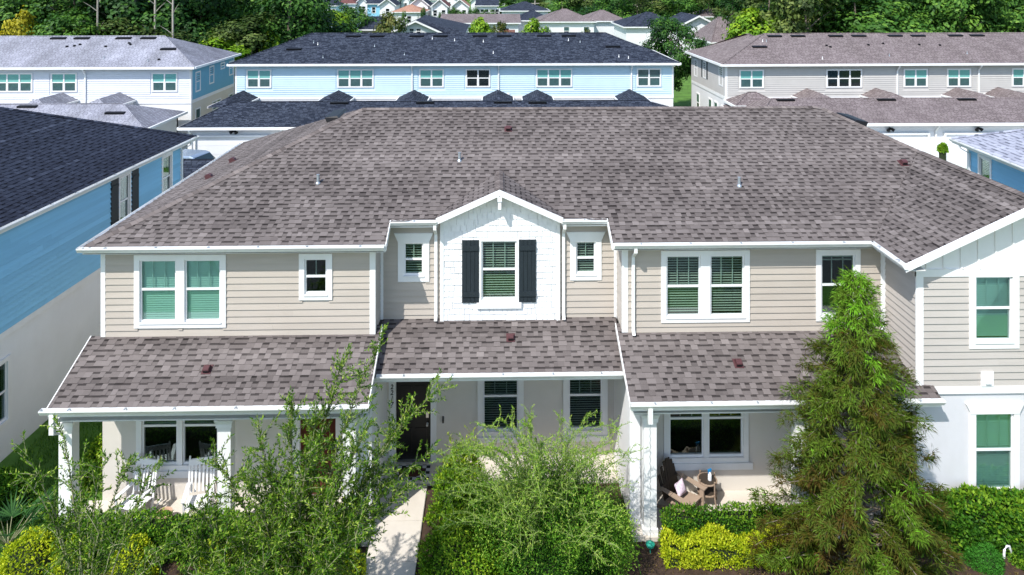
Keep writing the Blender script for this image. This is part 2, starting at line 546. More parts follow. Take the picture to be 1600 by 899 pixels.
def near_window(parent, F, units, z0, z1, cw=.11, head=None, muntin=2, blind='closed', glass='glass_teal', fb=.05,
                blind_to=0., sash=True, mid=None, sill=True):
    zm = mid if mid is not None else (z0 + z1) / 2
    a0, a1 = units[0][0], units[-1][1]
    c = MB()
    c.fbox(F, a0 - cw, a0, z0 - cw, z1, 0, fb)
    c.fbox(F, a1, a1 + cw, z0 - cw, z1, 0, fb)
    c.fbox(F, a0, a1, z0 - cw, z0, 0, fb)
    for k in range(len(units) - 1):
        c.fbox(F, units[k][1], units[k + 1][0], z0, z1, 0, fb - .003)
    if head == 'crown':
        za, zb = z1, z1 + cw + .10
        c.prism([F(a0 - cw, za, 0), F(a1 + cw, za, 0), F(a1 + cw, za + .03, 0), F(a1 + cw + .10, zb, 0), F(a0 - cw - .10, zb, 0), F(a0 - cw, za + .03, 0)],
                Vector(F(0, 0, fb + .012)) - Vector(F(0, 0, 0)))
    elif head == 'flat':
        c.fbox(F, a0 - cw - .05, a1 + cw + .05, z1, z1 + cw + .06, 0, fb + .012)
    else:
        c.fbox(F, a0 - cw, a1 + cw, z1, z1 + cw, 0, fb + .003)
    if sill:
        c.fbox(F, a0 - .02, a1 + .02, z0 - .028, z0 + .002, fb, fb + .022)
    w = c.build('window', 'white', parent)
    for (p, q) in units:
        s = MB()
        t = .038
        s.fbox(F, p, p + t, z0, z1, -.06, .006); s.fbox(F, q - t, q, z0, z1, -.06, .006)
        s.fbox(F, p + t, q - t, z0, z0 + t + .012, -.06, .004); s.fbox(F, p + t, q - t, z1 - t, z1, -.06, .004)
        s.fbox(F, p + t, q - t, zm - .026, zm + .026, -.045, .009)
        s.build('sash', 'plastic_white', w)
        MB().fbox(F, p + t, q - t, zm + .026, z1 - t, -.012, -.008).build('pane', glass, w)
        MB().fbox(F, p + t, q - t, z0 + t + .012, zm - .026, -.034, -.030).build('pane', glass, w)
        for k in range(muntin):
            x = p + (q - p) * (k + 1) / (muntin + 1)
            MB().fbox(F, x - .011, x + .011, zm + .026, z1 - t, -.026, -.013).build('muntin', 'plastic_white', w)
        if blind != 'none':
            b = MB()
            zz = z1 - .03
            sp, tl, th = (.054, .0205, .013) if blind == 'closed' else (.062, .005, .020)
            zend = z0 + blind_to * (z1 - z0) + .05
            while zz > zend:
                b.hexa([F(p + .02, zz - tl, -.085 + th), F(q - .02, zz - tl, -.085 + th), F(q - .02, zz - tl - .003, -.088 + th), F(p + .02, zz - tl - .003, -.088 + th),
                        F(p + .02, zz + tl, -.085 - th), F(q - .02, zz + tl, -.085 - th), F(q - .02, zz + tl - .003, -.088 - th), F(p + .02, zz + tl - .003, -.088 - th)])
                zz -= sp
            b.fbox(F, p + .02, q - .02, zend - .05, zend - .02, -.1, -.075)
            tag(b.build('blind', 'blind', w), kind='stuff')
    # box coloured near black to stand for the unlit room behind
    rm = MB()
    rm.fbox(F, a0 - .1, a1 + .1, z0 - .1, z1 + .1, -1.1, -1.05)
    rm.fbox(F, a0 - .1, a0 - .06, z0 - .1, z1 + .1, -1.05, -.16); rm.fbox(F, a1 + .06, a1 + .1, z0 - .1, z1 + .1, -1.05, -.16)
    rm.fbox(F, a0 - .06, a1 + .06, z0 - .1, z0 - .06, -1.05, -.16); rm.fbox(F, a0 - .06, a1 + .06, z1 + .06, z1 + .1, -1.05, -.16)
    rm.build('dark_room_box', 'dark', w)
    return w


def far_window(parent, F, c, n, z0, z1, w=.78, cw=.1, mats=('pane_teal', 'pane_dark'), shutters=False):
    tot = n * w + (n - 1) * .1
    a0, a1 = c - tot / 2, c + tot / 2
    m = MB()
    m.fbox(F, a0 - cw, a0, z0 - cw, z1 + cw, 0, .05); m.fbox(F, a1, a1 + cw, z0 - cw, z1 + cw, 0, .05)
    m.fbox(F, a0, a1, z1, z1 + cw, 0, .05); m.fbox(F, a0, a1, z0 - cw, z0, 0, .05)
    zm = (z0 + z1) / 2
    for k in range(n - 1):
        x = a0 + (k + 1) * w + k * .1
        m.fbox(F, x, x + .1, z0, z1, 0, .048)
    for k in range(n):
        x = a0 + k * (w + .1)
        m.fbox(F, x, x + w, zm - .035, zm + .035, 0, .04)
        m.fbox(F, x, x + .03, z0, zm - .035, .012, .036); m.fbox(F, x + w - .03, x + w, z0, zm - .035, .012, .036)
    o = m.build('window', 'white', parent)
    for k in range(n):
        x = a0 + k * (w + .1)
        MB().fbox(F, x, x + w, zm + .035, z1, .004, .02).build('pane', mats[0], o)
        MB().fbox(F, x, x + w, z0, zm - .035, .004, .012).build('pane', mats[1], o)
    if shutters:
        for a in (a0 - cw - .36, a1 + cw + .02):
            MB().fbox(F, a, a + .34, z0 - cw, z1 + cw, 0, .04).build('shutter', 'shutter', parent)
    return o


def gutter(parent, F, a0, a1, zt, b=0., hang=1.05, mname='gutter'):
    out = [(0, 0), (0, -.11), (.075, -.11), (.095, -.07), (.125, -.03), (.125, 0), (.115, 0), (.115, -.028), (.086, -.068), (.07, -.098), (.01, -.098), (.01, 0)]
    m = MB()
    k = len(out)
    P0 = [F(a0, zt + z, b + q) for q, z in out]; P1 = [F(a1, zt + z, b + q) for q, z in out]
    for i in range(k):
        j = (i + 1) % k
        m.face([P0[i], P1[i], P1[j], P0[j]])
    for a, s in ((a0, -.006), (a1, .006)):
        m.prism([F(a, zt + z, b + q) for q, z in out[:6]], Vector(F(a + s, 0, 0)) - Vector(F(a, 0, 0)))
    g = m.build('gutter', mname, parent)
    n = max(1, int((a1 - a0) / hang))
    for i in range(n):
        x = a0 + (a1 - a0) * (i + .5 + random.uniform(-.08, .08)) / n
        MB().fbox(F, x - .016, x + .016, zt - .012, zt - .004, b + .011, b + .114).build('hanger', 'galv', g)
    return g


def downspout(parent, F, a, zt, zb, b_top, wdt=.075, dep=.06, bwall=.03):
    """from the gutter bottom back to the wall, down, and a kick-out at the foot"""
    m = MB()
    def seg(p, q):
        (z0_, b0_), (z1_, b1_) = p, q
        m.hexa([F(a - wdt / 2, z0_, b0_ + dep), F(a + wdt / 2, z0_, b0_ + dep), F(a + wdt / 2, z0_, b0_), F(a - wdt / 2, z0_, b0_),
                F(a - wdt / 2, z1_, b1_ + dep), F(a + wdt / 2, z1_, b1_ + dep), F(a + wdt / 2, z1_, b1_), F(a - wdt / 2, z1_, b1_)])
    seg((zt - .12, b_top), (zt, b_top))
    seg((zt - .34, bwall), (zt - .12, b_top))
    seg((zb + .10, bwall), (zt - .34, bwall))
    seg((zb, bwall + .10), (zb + .10, bwall))
    return m.build('downspout', 'gutter', parent)


def shingle_field(O, U, V, vmax, ev, spans, wr=(.085, .185), pr=.85, v0=0.):
    """tabs of a laminated shingle roof. v runs up the slope (horizontal run), u along the eave"""
    O, U, V = Vector(O), Vector(U), Vector(V)
    N = U.cross(V).normalized()
    if N.z < 0: N = -N
    tabs = []
    i = 0
    v = v0
    while v < vmax - .01:
        ve = min(v + ev, vmax)
        vt = min(v + ev * 1.15, vmax)
        s0, s1 = spans(v + .002), spans(ve - .002)
        if len(s0) != len(s1):
            s1 = s0 if len(s0) > len(s1) else s1
            s0 = s1 if len(s0) < len(s1) else s0
        for (l0, r0), (l1, r1) in zip(s0, s1):
            u = min(l0, l1) - random.uniform(0, .2)
            hi = max(r0, r1)
            rec = random.random() < .5
            base = random.gauss(0, .05)
            while u < hi:
                w = random.uniform(*wr)
                ua, ub = u, u + w
                u = ub
                rec = (random.random() < pr) if not rec else (random.random() < .10)
                cl = lambda x, l, r_: max(l, min(r_, x))
                bl, br, tl, tr = cl(ua, l0, r0), cl(ub, l0, r0), cl(ua, l1, r1), cl(ub, l1, r1)
                if br - bl < .008 and tr - tl < .008: continue
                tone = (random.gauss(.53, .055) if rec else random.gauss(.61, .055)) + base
                tabs.append((O + U * bl + V * v, O + U * br + V * v, O + U * tr + V * vt, O + U * tl + V * vt, N, rec, tone))
        i += 1
        v += ev
    return tabs


def tab_into(mb, tb):
    p0, p1, p2, p3, N, rec, tone = tb
    h = .008 if rec else .017
    a, b = p0 + N * h, p1 + N * h
    c, d = p2 + N * .003, p3 + N * .003
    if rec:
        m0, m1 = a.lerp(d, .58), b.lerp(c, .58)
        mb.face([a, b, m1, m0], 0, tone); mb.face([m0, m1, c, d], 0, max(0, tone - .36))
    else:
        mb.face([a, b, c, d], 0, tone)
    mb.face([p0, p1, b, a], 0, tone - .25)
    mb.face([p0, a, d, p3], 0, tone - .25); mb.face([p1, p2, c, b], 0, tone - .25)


def tabs_to_objects(tabs, roof, mname, n_single=0, key=None):
    if n_single:
        tabs = sorted(tabs, key=key)
    for tb in tabs[:n_single]:
        mb = MB(); tab_into(mb, tb)
        mb.build('shingle', mname, roof, tone=True)
    if tabs[n_single:]:
        mb = MB()
        for tb in tabs[n_single:]:
            tab_into(mb, tb)
        tag(mb.build('shingle', mname, roof, tone=True), kind='stuff')


def cap_line(roof, p, q, mname='cap', step=.14, w=.13, lift=.02):
    """overlapping cap shingles along a hip or ridge"""
    p, q = Vector(p), Vector(q)
    d = (q - p); L = d.length; d.normalize()
    side = d.cross(Vector((0, 0, 1))).normalized()
    up = side.cross(d).normalized()
    mb = MB()
    n = int(L / step)
    for i in range(n):
        a = p + d * (i * step); b = a + d * step * 1.2
        dr = w * .35
        t = random.gauss(.55, .16)
        for s in (-1, 1):
            mb.face([a + up * (lift + .012), b + up * (lift + .002), b + side * s * w - up * (dr - lift), a + side * s * w - up * (dr - lift - .012)], 0, t)
        mb.face([a + up * (lift + .012), a + side * w - up * (dr - lift - .012), a + up * (lift - .02), a - side * w - up * (dr - lift - .012)], 0, t - .3)
    return tag(mb.build('ridge_cap', mname, roof, tone=True), kind='stuff')


def hood_vent(parent, P, slope_dir, mname='vent_red', s=1.):
    """small dome roof vent with a flange; slope_dir: downslope unit vector"""
    P = Vector(P); d = Vector(slope_dir).normalized()
    side = d.cross(Vector((0, 0, 1))).normalized(); up = side.cross(d)
    if up.z < 0: up = -up
    m = MB()
    w, L, h = .07 * s, .09 * s, .11 * s
    prof = [(-L, .0), (-L * .9, h * .55), (-L * .3, h), (L * .8, h), (L, h * .8), (L, 0)]
    m.prism([P + d * a + up * (b + .02) - side * w for a, b in prof], side * 2 * w)
    m.hexa([P + d * (-L * 1.5) - side * w * 1.6 + up * .012, P + d * (-L * 1.5) + side * w * 1.6 + up * .012, P + d * L * 1.3 + side * w * 1.6 + up * .012, P + d * L * 1.3 - side * w * 1.6 + up * .012,
            P + d * (-L * 1.5) - side * w * 1.6 + up * .022, P + d * (-L * 1.5) + side * w * 1.6 + up * .022, P + d * L * 1.3 + side * w * 1.6 + up * .022, P + d * L * 1.3 - side * w * 1.6 + up * .022])
    m.hexa([P + d * (L + .001) - side * w * .8 + up * .03, P + d * (L + .001) + side * w * .8 + up * .03, P + d * (L + .006) + side * w * .8 + up * .03, P + d * (L + .006) - side * w * .8 + up * .03,
            P + d * (L + .001) - side * w * .8 + up * h * .8, P + d * (L + .001) + side * w * .8 + up * h * .8, P + d * (L + .006) + side * w * .8 + up * h * .8, P + d * (L + .006) - side * w * .8 + up * h * .8], 1)
    return m.build('roof_vent', [mname, 'vent_black'], parent)


def pipe_vent(parent, P, mname='galv', r=.038, h=.24):
    m = MB()
    m.lathe(P, [(r * 1.9, -.05), (r * 1.7, .03), (r * 1.15, .06), (r, .07), (r, h), (r * 1.12, h), (r * 1.12, h + .02), (r * .6, h + .02)], 12)
    return m.build('vent_pipe', mname, parent)


def box_vent(parent, P, U, V, w=1.1, l=.34, h=.11, mname='vent_black'):
    """low slant-back ridge vent lying on the slope"""
    P, U, V = Vector(P), Vector(U).normalized(), Vector(V).normalized()
    N = U.cross(V).normalized()
    if N.z < 0: N = -N
    m = MB()
    m.hexa([P - U * w / 2, P + U * w / 2, P + U * w / 2 + V * l, P - U * w / 2 + V * l,
            P - U * w / 2 * .97 + N * h, P + U * w / 2 * .97 + N * h, P + U * w / 2 * .95 + V * l * .9 + N * h * .45, P - U * w / 2 * .95 + V * l * .9 + N * h * .45])
    return m.build('roof_vent', mname, parent)


def sheet(poly, n_off=.0):
    return poly


# ------------------------------------------------------------------ ground and paving
def ground_sheet(name, x0, x1, y0, y1, z, mname, nx=1, ny=1, amp=0.):
    mb = MB()
    P = [[(x0 + (x1 - x0) * i / nx, y0 + (y1 - y0) * j / ny, z + (random.uniform(-amp, amp) if amp else 0)) for i in range(nx + 1)] for j in range(ny + 1)]
    for j in range(ny):
        for i in range(nx):
            mb.face([P[j][i], P[j][i + 1], P[j + 1][i + 1], P[j + 1][i]])
    return tag(mb.build(name, mname), kind='structure')


ground_sheet('ground', -900, 900, -60, 1600, 0, 'grass')
ground_sheet('alley', -70, 70, 19.5, 27.85, .008, 'alley')
ground_sheet('planting_bed', -10.2, -2.9, -4.2, -1.3, .006, 'soil', 40, 16, .004)
ground_sheet('planting_bed', -1.741, 3.04, -4.2, .44, .006, 'soil', 30, 24, .004)
ground_sheet('planting_bed', 3.06, 15.5, -4.2, -1.2, .006, 'soil', 60, 16, .004)
tag(MB().box(-60, 60, -22, -11.5, .0, .004).build('road', 'asphalt'), kind='structure')
pth = tag(MB().box(-2.85, -1.74, -8, .42, 0, .05).build('front_path', 'concrete'), kind='structure')
for k in range(7):
    y1 = .40 - k * 1.15
    MB().box(-2.84, -1.75, y1 - 1.14, y1, .05, .062).build('paving_slab', 'concrete', pth)
tag(MB().box(-40, 40, -9.6, -8.02, 0, .05).build('sidewalk', 'concrete'), kind='structure')
tag(MB().box(14.4, 18, 37.2, 37.9, 0, .03).build('rear_path', 'concrete'), kind='structure')
tag(MB().box(12, 40, 49, 50, 0, .03).build('rear_path', 'concrete'), kind='structure')

# ------------------------------------------------------------------ the townhouse in front
TH = thing('townhouse', 'beige two-storey townhouse row with brown shingle roof and white centre gable', 'townhouse')
EZ, EY, PT = 6.33, -.35, .43
RX0, RX1, RY = -4.2, 10.2, 4.9
WX = 12.1
WT = 6.16
zm_ = lambda Y: EZ + PT * (Y - EY)


def on_main(px, py):
    u = (px - 800) / FPX
    d = Vector((math.sin(YAW) + u * math.cos(YAW), math.cos(YAW) - u * math.sin(YAW), -(py - YH) / FPX))
    t = (CZ - EZ - PT * (CY - EY)) / (PT * d.y - d.z)
    return Vector((0, CY, CZ)) + d * t


F0 = frame(0, 0, 1, 0)
FR = frame(0, .74, 1, 0)
FG = frame(0, .66, 1, 0)
FM = frame(0, 1.2, 1, 0)
FW = frame(0, -1.34, 1, 0)

# upper walls
UL = [(-8.60, -7.73, 4.38, 5.88), (-7.53, -6.67, 4.38, 5.88), (-4.66, -4.12, 5.02, 5.88)]
PL = [(-8.55, -7.70, .95, 2.45), (-7.58, -6.73, .95, 2.45), (-4.8, -3.88, .1, 2.2)]
wl = wall(TH, 'wall', F0, -9.5, -2.98, 3.0, WT, UL, 'stucco')
clad(wl, F0, -9.42, -3.09, 4.04, 6.14, UL, 'siding')
near_window(TH, F0, [UL[0][:2], UL[1][:2]], 4.38, 5.88, .13, blind='closed', glass='glass_teal', mid=5.17)
near_window(TH, F0, [UL[2][:2]], 5.02, 5.88, .13, muntin=1, blind='none', glass='glass_dark')
UR = [(4.13, 4.97, 4.38, 5.88), (5.21, 6.05, 4.38, 5.88), (7.95, 8.79, 4.38, 5.88)]
PR = [(4.20, 5.05, .95, 2.45), (5.16, 6.02, .95, 2.45)]
wr_ = wall(TH, 'wall', F0, 3.07, 9.53, 3.0, WT, UR, 'stucco')
clad(wr_, F0, 3.19, 9.43, 4.0, 6.14, UR, 'siding')
near_window(TH, F0, [UR[0][:2], UR[1][:2]], 4.38, 5.88, .13, blind='open', glass='glass_green', mid=5.13)
near_window(TH, F0, [UR[2][:2]], 4.38, 5.88, .13, blind='closed', blind_to=.88, glass='glass_dark', mid=5.13)
# recessed middle
UM = [(-2.36, -1.87, 5.14, 5.97), (2.0, 2.5, 5.14, 5.97)]
GW = (-.40, .49, 4.54, 6.03)
wm = wall(TH, 'wall', FR, -2.98, 3.07, 3.3, 6.62, UM + [GW], 'stucco')
clad(wm, FR, -2.88, -1.44, 4.0, 6.6, UM, 'siding')
clad(wm, FR, 1.6, 2.97, 4.0, 6.6, UM, 'siding')
for k in (0, 1):
    near_window(TH, FR, [UM[k][:2]], 5.14, 5.97, .15, head='crown', muntin=1, blind='open', glass='glass_green', mid=5.55)
# side returns of the projecting blocks
FLs = frame(-2.98, 0, 0, 1)
ws = wall(TH, 'wall', FLs, .15, .59, 3.3, 6.5, [], 'stucco')
clad(ws, FLs, .0, .72, 4.1, 6.3, [], 'siding_wing')
FRs = frame(3.07, .74, 0, -1)
ws = wall(TH, 'wall', FRs, .15, .59, 3.3, 6.5, [], 'stucco')
clad(ws, FRs, .02, .74, 4.1, 6.3, [], 'siding_wing')
# corner boards
cb = MB(); cb.fbox(F0, -9.53, -9.42, 4.0, 6.15, 0, .03)
cb.build('corner_board', 'white', TH)
for (FF, a0, a1, z0, z1) in ((F0, -3.09, -2.95, 4.0, 6.15), (F0, 3.04, 3.19, 4.02, 6.15), (F0, 9.43, 9.53, 4.0, 6.15), (FR, -2.95, -2.88, 4.0, 6.62), (FR, 2.97, 3.04, 4.0, 6.62)):
    MB().fbox(FF, a0, a1, z0, z1, 0, .034).build('corner_board', 'white', TH)

# white shake gable, shingle by shingle
gw = MB()
zg = lambda x: 7.40 - .445 * abs(x - .06) - .13
gx0, gx1 = -1.44, 1.59
gw.prism([FG(gx0, 4.0, 0), FG(GW[0], 4.0, 0), FG(GW[0], zg(GW[0]), 0), FG(gx0, zg(gx0), 0)], (0, .07, 0))
gw.prism([FG(GW[1], 4.0, 0), FG(gx1, 4.0, 0), FG(gx1, zg(gx1), 0), FG(GW[1], zg(GW[1]), 0)], (0, .07, 0))
gw.prism([FG(GW[0], 4.0, 0), FG(GW[1], 4.0, 0), FG(GW[1], GW[2], 0), FG(GW[0], GW[2], 0)], (0, .07, 0))
gw.prism([FG(GW[0], GW[3], 0), FG(GW[1], GW[3], 0), FG(GW[1], zg(GW[1]), 0), FG(.06, zg(.06), 0), FG(GW[0], zg(GW[0]), 0)], (0, .07, 0))
gwall = gw.build('gable_wall', 'shake', TH)
e = .150
row = 0
z = 4.03
while z < 7.25:
    hw = (7.40 - .13 - z - .02) / .445
    l, r_ = max(gx0 + .09, .06 - hw), min(gx1 - .09, .06 + hw)
    if r_ - l < .1: break
    segs = [(l, r_)]
    if z + e > GW[2] - .02 and z < GW[3]:
        segs = [(l, GW[0] - .03), (GW[1] + .03, r_)]
    for s in segs:
        x = s[0] - random.uniform(0, .12)
        while x < s[1]:
            w = random.uniform(.10, .30)
            xa, xb = max(s[0], x), min(s[1], x + w - .011)
            x += w
            if xb - xa < .02: continue
            dz = random.uniform(-.006, .004)
            pb = random.uniform(.021, .030)
            m = MB()
            zt0, zt1 = min(z + e + .01, zg(xa) - .01), min(z + e + .01, zg(xb) - .01)
            m.hexa([FG(xa, z + dz, pb), FG(xb, z + dz, pb), FG(xb, z + dz, .004), FG(xa, z + dz, .004),
                    FG(xa, zt0, .010), FG(xb, zt1, .010), FG(xb, zt1, .002), FG(xa, zt0, .002)])
            m.build('shake_shingle', 'shake', gwall)
    z += e
    row += 1
for a in ((gx0, gx0 + .09), (gx1 - .09, gx1)):
    MB().fbox(FG, a[0], a[1], 4.0, zg(a[0] if a[0] < 0 else a[1]) - .01, 0, .036).build('corner_board', 'white', TH)
near_window(TH, FG, [GW[:2]], GW[2], GW[3], .055, muntin=2, blind='open', glass='glass_green', mid=5.31, sill=False)
MB().fbox(FG, -.52, .61, 4.34, 4.485, .02, .075).build('window_sill', 'white', TH)
for a0, a1 in ((-.89, -.46), (.55, .98)):
    sh = MB()
    n = 4
    for k in range(n):
        x = a0 + (a1 - a0) * k / n
        sh.fbox(FG, x + .004, x + (a1 - a0) / n - .004, 4.48, 6.06, .03, .052)
    sh.fbox(FG, a0, a1, 4.485, 6.055, .02, .03)
    so = sh.build('shutter', 'shutter', TH)
    for zz in (4.70, 5.86):
        MB().fbox(FG, a0 + .005, a1 - .005, zz - .06, zz + .06, .052, .078).build('batten', 'shutter', so)
# gable bracket
bk = MB()
bk.box(.005, .115, .27, .62, 7.13, 7.23)
bk.box(.02, .10, .29, .40, 6.93, 7.13)
bk.hexa([(.02, .40, 6.95), (.10, .40, 6.95), (.10, .40, 7.05), (.02, .40, 7.05), (.02, .655, 6.82), (.10, .655, 6.82), (.10, .655, 6.95), (.02, .655, 6.95)])
bk.build('gable_bracket', 'white', TH)

# wing with the big front gable
WU = (10.87, 11.72, 4.40, 5.88)
WL = (10.87, 11.75, 1.0, 2.77)
ww = wall(TH, 'wall', FW, 9.53, 14.75, 3.3, 6.16, [WU], 'stucco')
clad(ww, FW, 9.67, 14.6, 3.40, 5.90, [WU], 'siding_wing')
wall(TH, 'wall', FW, 9.53, 14.75, 0, 3.3, [WL], 'stucco_wing')
near_window(TH, FW, [WU[:2]], WU[2], WU[3], .15, blind='closed', glass='glass_teal', mid=5.16)
near_window(TH, FW, [WL[:2]], WL[2], WL[3], .13, head='crown', blind='closed', glass='glass_teal', mid=1.93)
MB().fbox(FW, 9.50, 9.67, 3.40, 6.0, 0, .036).build('corner_board', 'white', TH)
MB().fbox(FW, 9.50, 14.75, 3.23, 3.395, 0, .045).build('trim_board', 'white', TH)
MB().fbox(FW, 9.50, 14.75, 5.89, 6.06, 0, .040).build('trim_board', 'white', TH)
zw = lambda x: 7.70 - .455 * abs(x - WX) - .17
gm = MB().prism([FW(9.53, 6.06, -.1), FW(14.67, 6.06, -.1), FW(14.67, zw(14.67), -.1), FW(WX, zw(WX), -.1), FW(9.53, zw(9.53), -.1)], (0, -.105, 0))
gwing = gm.build('gable_wall', 'white', TH)
x = 9.75
while x < 14.6:
    zt = zw(x) - .015
    if zt > 6.1:
        MB().fbox(FW, x - .022, x + .022, 6.06, zt, .005, .032).build('batten', 'white', gwing)
    x += .40
for k in range(12):
    MB().fbox(FW, 10.15 + k * .4, 10.19 + k * .4, 6.065, 6.09, .033, .055).build('batten_cap', 'white', gwing)
FWs = frame(9.53, 0, 0, -1)
ws = wall(TH, 'wall', FWs, 0.002, 1.19, 2.8, 6.16, [], 'stucco')
clad(ws, FWs, .10, 1.32, 3.5, 6.15, [], 'siding_wing')
MB().fbox(FWs, .0, .10, 3.5, 6.15, 0, .034).build('corner_board', 'white', TH)
bx = MB(); bx.fbox(FW, 10.99, 11.27, 3.40, 3.73, .02, .06)
bx.fbox(FW, 11.07, 11.19, 3.47, 3.56, .06, .10); bx.fbox(FW, 11.065, 11.195, 3.60, 3.615, .06, .075)
bx.build('wall_vent', 'plastic_white', TH)
# outer closing walls
for (x0, x1, y0, y1, z0, z1) in ((-9.5, -9.35, .15, 10, 0, 6.16), (14.6, 14.75, -1.19, 10, 0, 6.16), (-9.5, 14.75, 10, 10.15, 0, 6.16)):
    MB().box(x0, x1, y0, y1, z0, z1).build('wall', 'stucco', TH)

# lower storey
wall(TH, 'wall', F0, -9.5, -3.18, 0, 3.0, PL, 'stucco')
wall(TH, 'wall', F0, 3.3, 9.53, 0, 3.0, PR, 'stucco')
near_window(TH, F0, [PL[0][:2], PL[1][:2]], .95, 2.45, .13, blind='open', blind_to=.62, glass='glass_dark', mid=1.88, muntin=0)
near_window(TH, F0, [PR[0][:2], PR[1][:2]], .95, 2.45, .13, blind='open', blind_to=.72, glass='glass_dark', mid=1.89, muntin=2)
MB().fbox(F0, 4.02, 6.25, .66, .815, .02, .075).build('window_sill', 'white', TH)
MB().fbox(F0, -8.74, -6.53, .66, .815, .02, .075).build('window_sill', 'white', TH)
MH = [(-.37, .55, .88, 2.45), (1.86, 2.74, .88, 2.45), (-2.66, -1.70, .1, 2.2)]
wall(TH, 'wall', FM, -2.87, 3.05, 0, 3.22, MH, 'stucco')
for k in (0, 1):
    near_window(TH, FM, [MH[k][:2]], .88, 2.45, .14, blind='open', glass='glass_dark', mid=1.78, muntin=2)
    MB().fbox(FM, MH[k][0] - .15, MH[k][1] + .15, .60, .735, .02, .07).build('window_sill', 'white', TH)
for x0, x1 in ((-3.18, -2.87), (3.05, 3.30)):
    MB().box(x0, x1, -1.0, 1.35, 0, 3.20).build('party_wall', 'stucco_white', TH)
# ceilings and slabs
for (x0, x1, y0, y1, z) in ((-9.7, -2.87, -1.5, 0, 2.93), (-2.87, 3.05, -.55, 1.2, 3.22), (3.05, 9.53, -1.5, 0, 2.93)):
    MB().box(x0, x1, y0, y1, z, z + .03).build('porch_ceiling', 'soffit', TH)
for (x0, x1, y0, y1) in ((-9.85, -2.87, -1.4, -.002), (3.05, 9.53, -1.4, -.002), (-2.868, 3.04, .45, 1.198)):
    MB().box(x0, x1, y0, y1, 0, .10).build('porch_floor', 'concrete', TH)
for (x0, x1) in ((-9.85, -2.87), (3.05, 9.50)):
    MB().box(x0, x1, -1.32, -1.0, 2.82, 3.22).build('porch_beam', 'white', TH)


def column(x):
    c = MB().box(x - .145, x + .145, -1.30, -1.02, .02, 2.81).build('column', 'white', TH)
    m = MB()
    m.box(x - .175, x + .175, -1.33, -.99, 2.64, 2.72)
    m.hexa([(x - .175, -1.33, 2.72), (x + .175, -1.33, 2.72), (x + .175, -.99, 2.72), (x - .175, -.99, 2.72), (x - .21, -1.365, 2.82), (x + .21, -1.365, 2.82), (x + .21, -.955, 2.82), (x - .21, -.955, 2.82)])
    m.build('capital', 'white', c)
    MB().box(x - .175, x + .175, -1.33, -.99, .0, .22).build('column_base', 'white', c)


for x in (-9.60, -6.10, -3.32, 3.46, 6.93):
    column(x)

# doors
def entry_door(F, a0, a1, z0, z1, mname, glass_side=False):
    d = MB(); d.fbox(F, a0 + .03, a1 - .03, z0 + .03, z1 - .02, -.10, -.05)
    o = d.build('front_door', mname, TH)
    w = (a1 - a0 - .06)
    for (p0, p1, q0, q1) in ((.12, .45, .10, .40), (.55, .88, .10, .40), (.12, .45, .48, .92), (.55, .88, .48, .92)):
        MB().fbox(F, a0 + .03 + w * p0, a0 + .03 + w * p1, z0 + (z1 - z0) * q0, z0 + (z1 - z0) * q1, -.05, -.038).build('door_panel', mname, o)
    c = MB()
    c.fbox(F, a0 - .15, a0 + .03, z0, z1 + .12, -.06, .03); c.fbox(F, a1 - .03, a1 + .12, z0, z1 + .12, -.06, .03)
    c.fbox(F, a0 + .03, a1 - .03, z1 - .02, z1 + .12, -.06, .03)
    c.build('door_casing', 'white', TH)
    MB().fbox(F, a0 + .03, a1 - .03, z0, z0 + .03, -.12, .06).build('threshold', 'metal', o)
    k = MB()
    k.lathe((0, 0, 0), [(.032, 0), (.03, .012), (.012, .02), (.014, .05), (.03, .06), (.03, .085), (.012, .095)], 12)
    mx = Matrix.Translation(Vector(F(a1 - .12, z0 + .95, -.05))) @ Matrix.Rotation(R(90), 4, 'X')
    k.v = [tuple(mx @ Vector(v)) for v in k.v]
    k.build('door_knob', 'metal', o)
    MB().fbox(F, a1 - .155, a1 - .085, z0 + 1.12, z0 + 1.26, -.05, -.02).build('door_lock', 'metal', o)
    MB().fbox(F, (a0 + a1) / 2 - .018, (a0 + a1) / 2 + .018, z0 + 1.58, z0 + 1.615, -.05, -.036).build('peephole', 'metal', o)
    return o


entry_door(FM, -2.66, -1.70, .10, 2.22, 'black_door')
entry_door(F0, -4.80, -3.88, .10, 2.22, 'red_door')
MB().fbox(FM, -1.43, -1.39, 1.10, 1.27, 0, .03).build('doorbell', 'number', TH)
for ch, zz in zip('2217', (2.01, 1.86, 1.71, 1.56)):
    cu = bpy.data.curves.new('number_digit', 'FONT')
    cu.body = ch; cu.size = .17; cu.extrude = .006; cu.align_x = 'CENTER'; cu.shear = .15
    cu.materials.append(M['number'])
    tmp = bpy.data.objects.new('tmp', cu); COL.objects.link(tmp)
    bpy.context.view_layer.update()
    me = bpy.data.meshes.new_from_object(tmp); bpy.data.objects.remove(tmp)
    o = link('number_digit', me, TH, FM(-2.735, zz, .038))
    o.rotation_euler = (R(90), 0, 0)

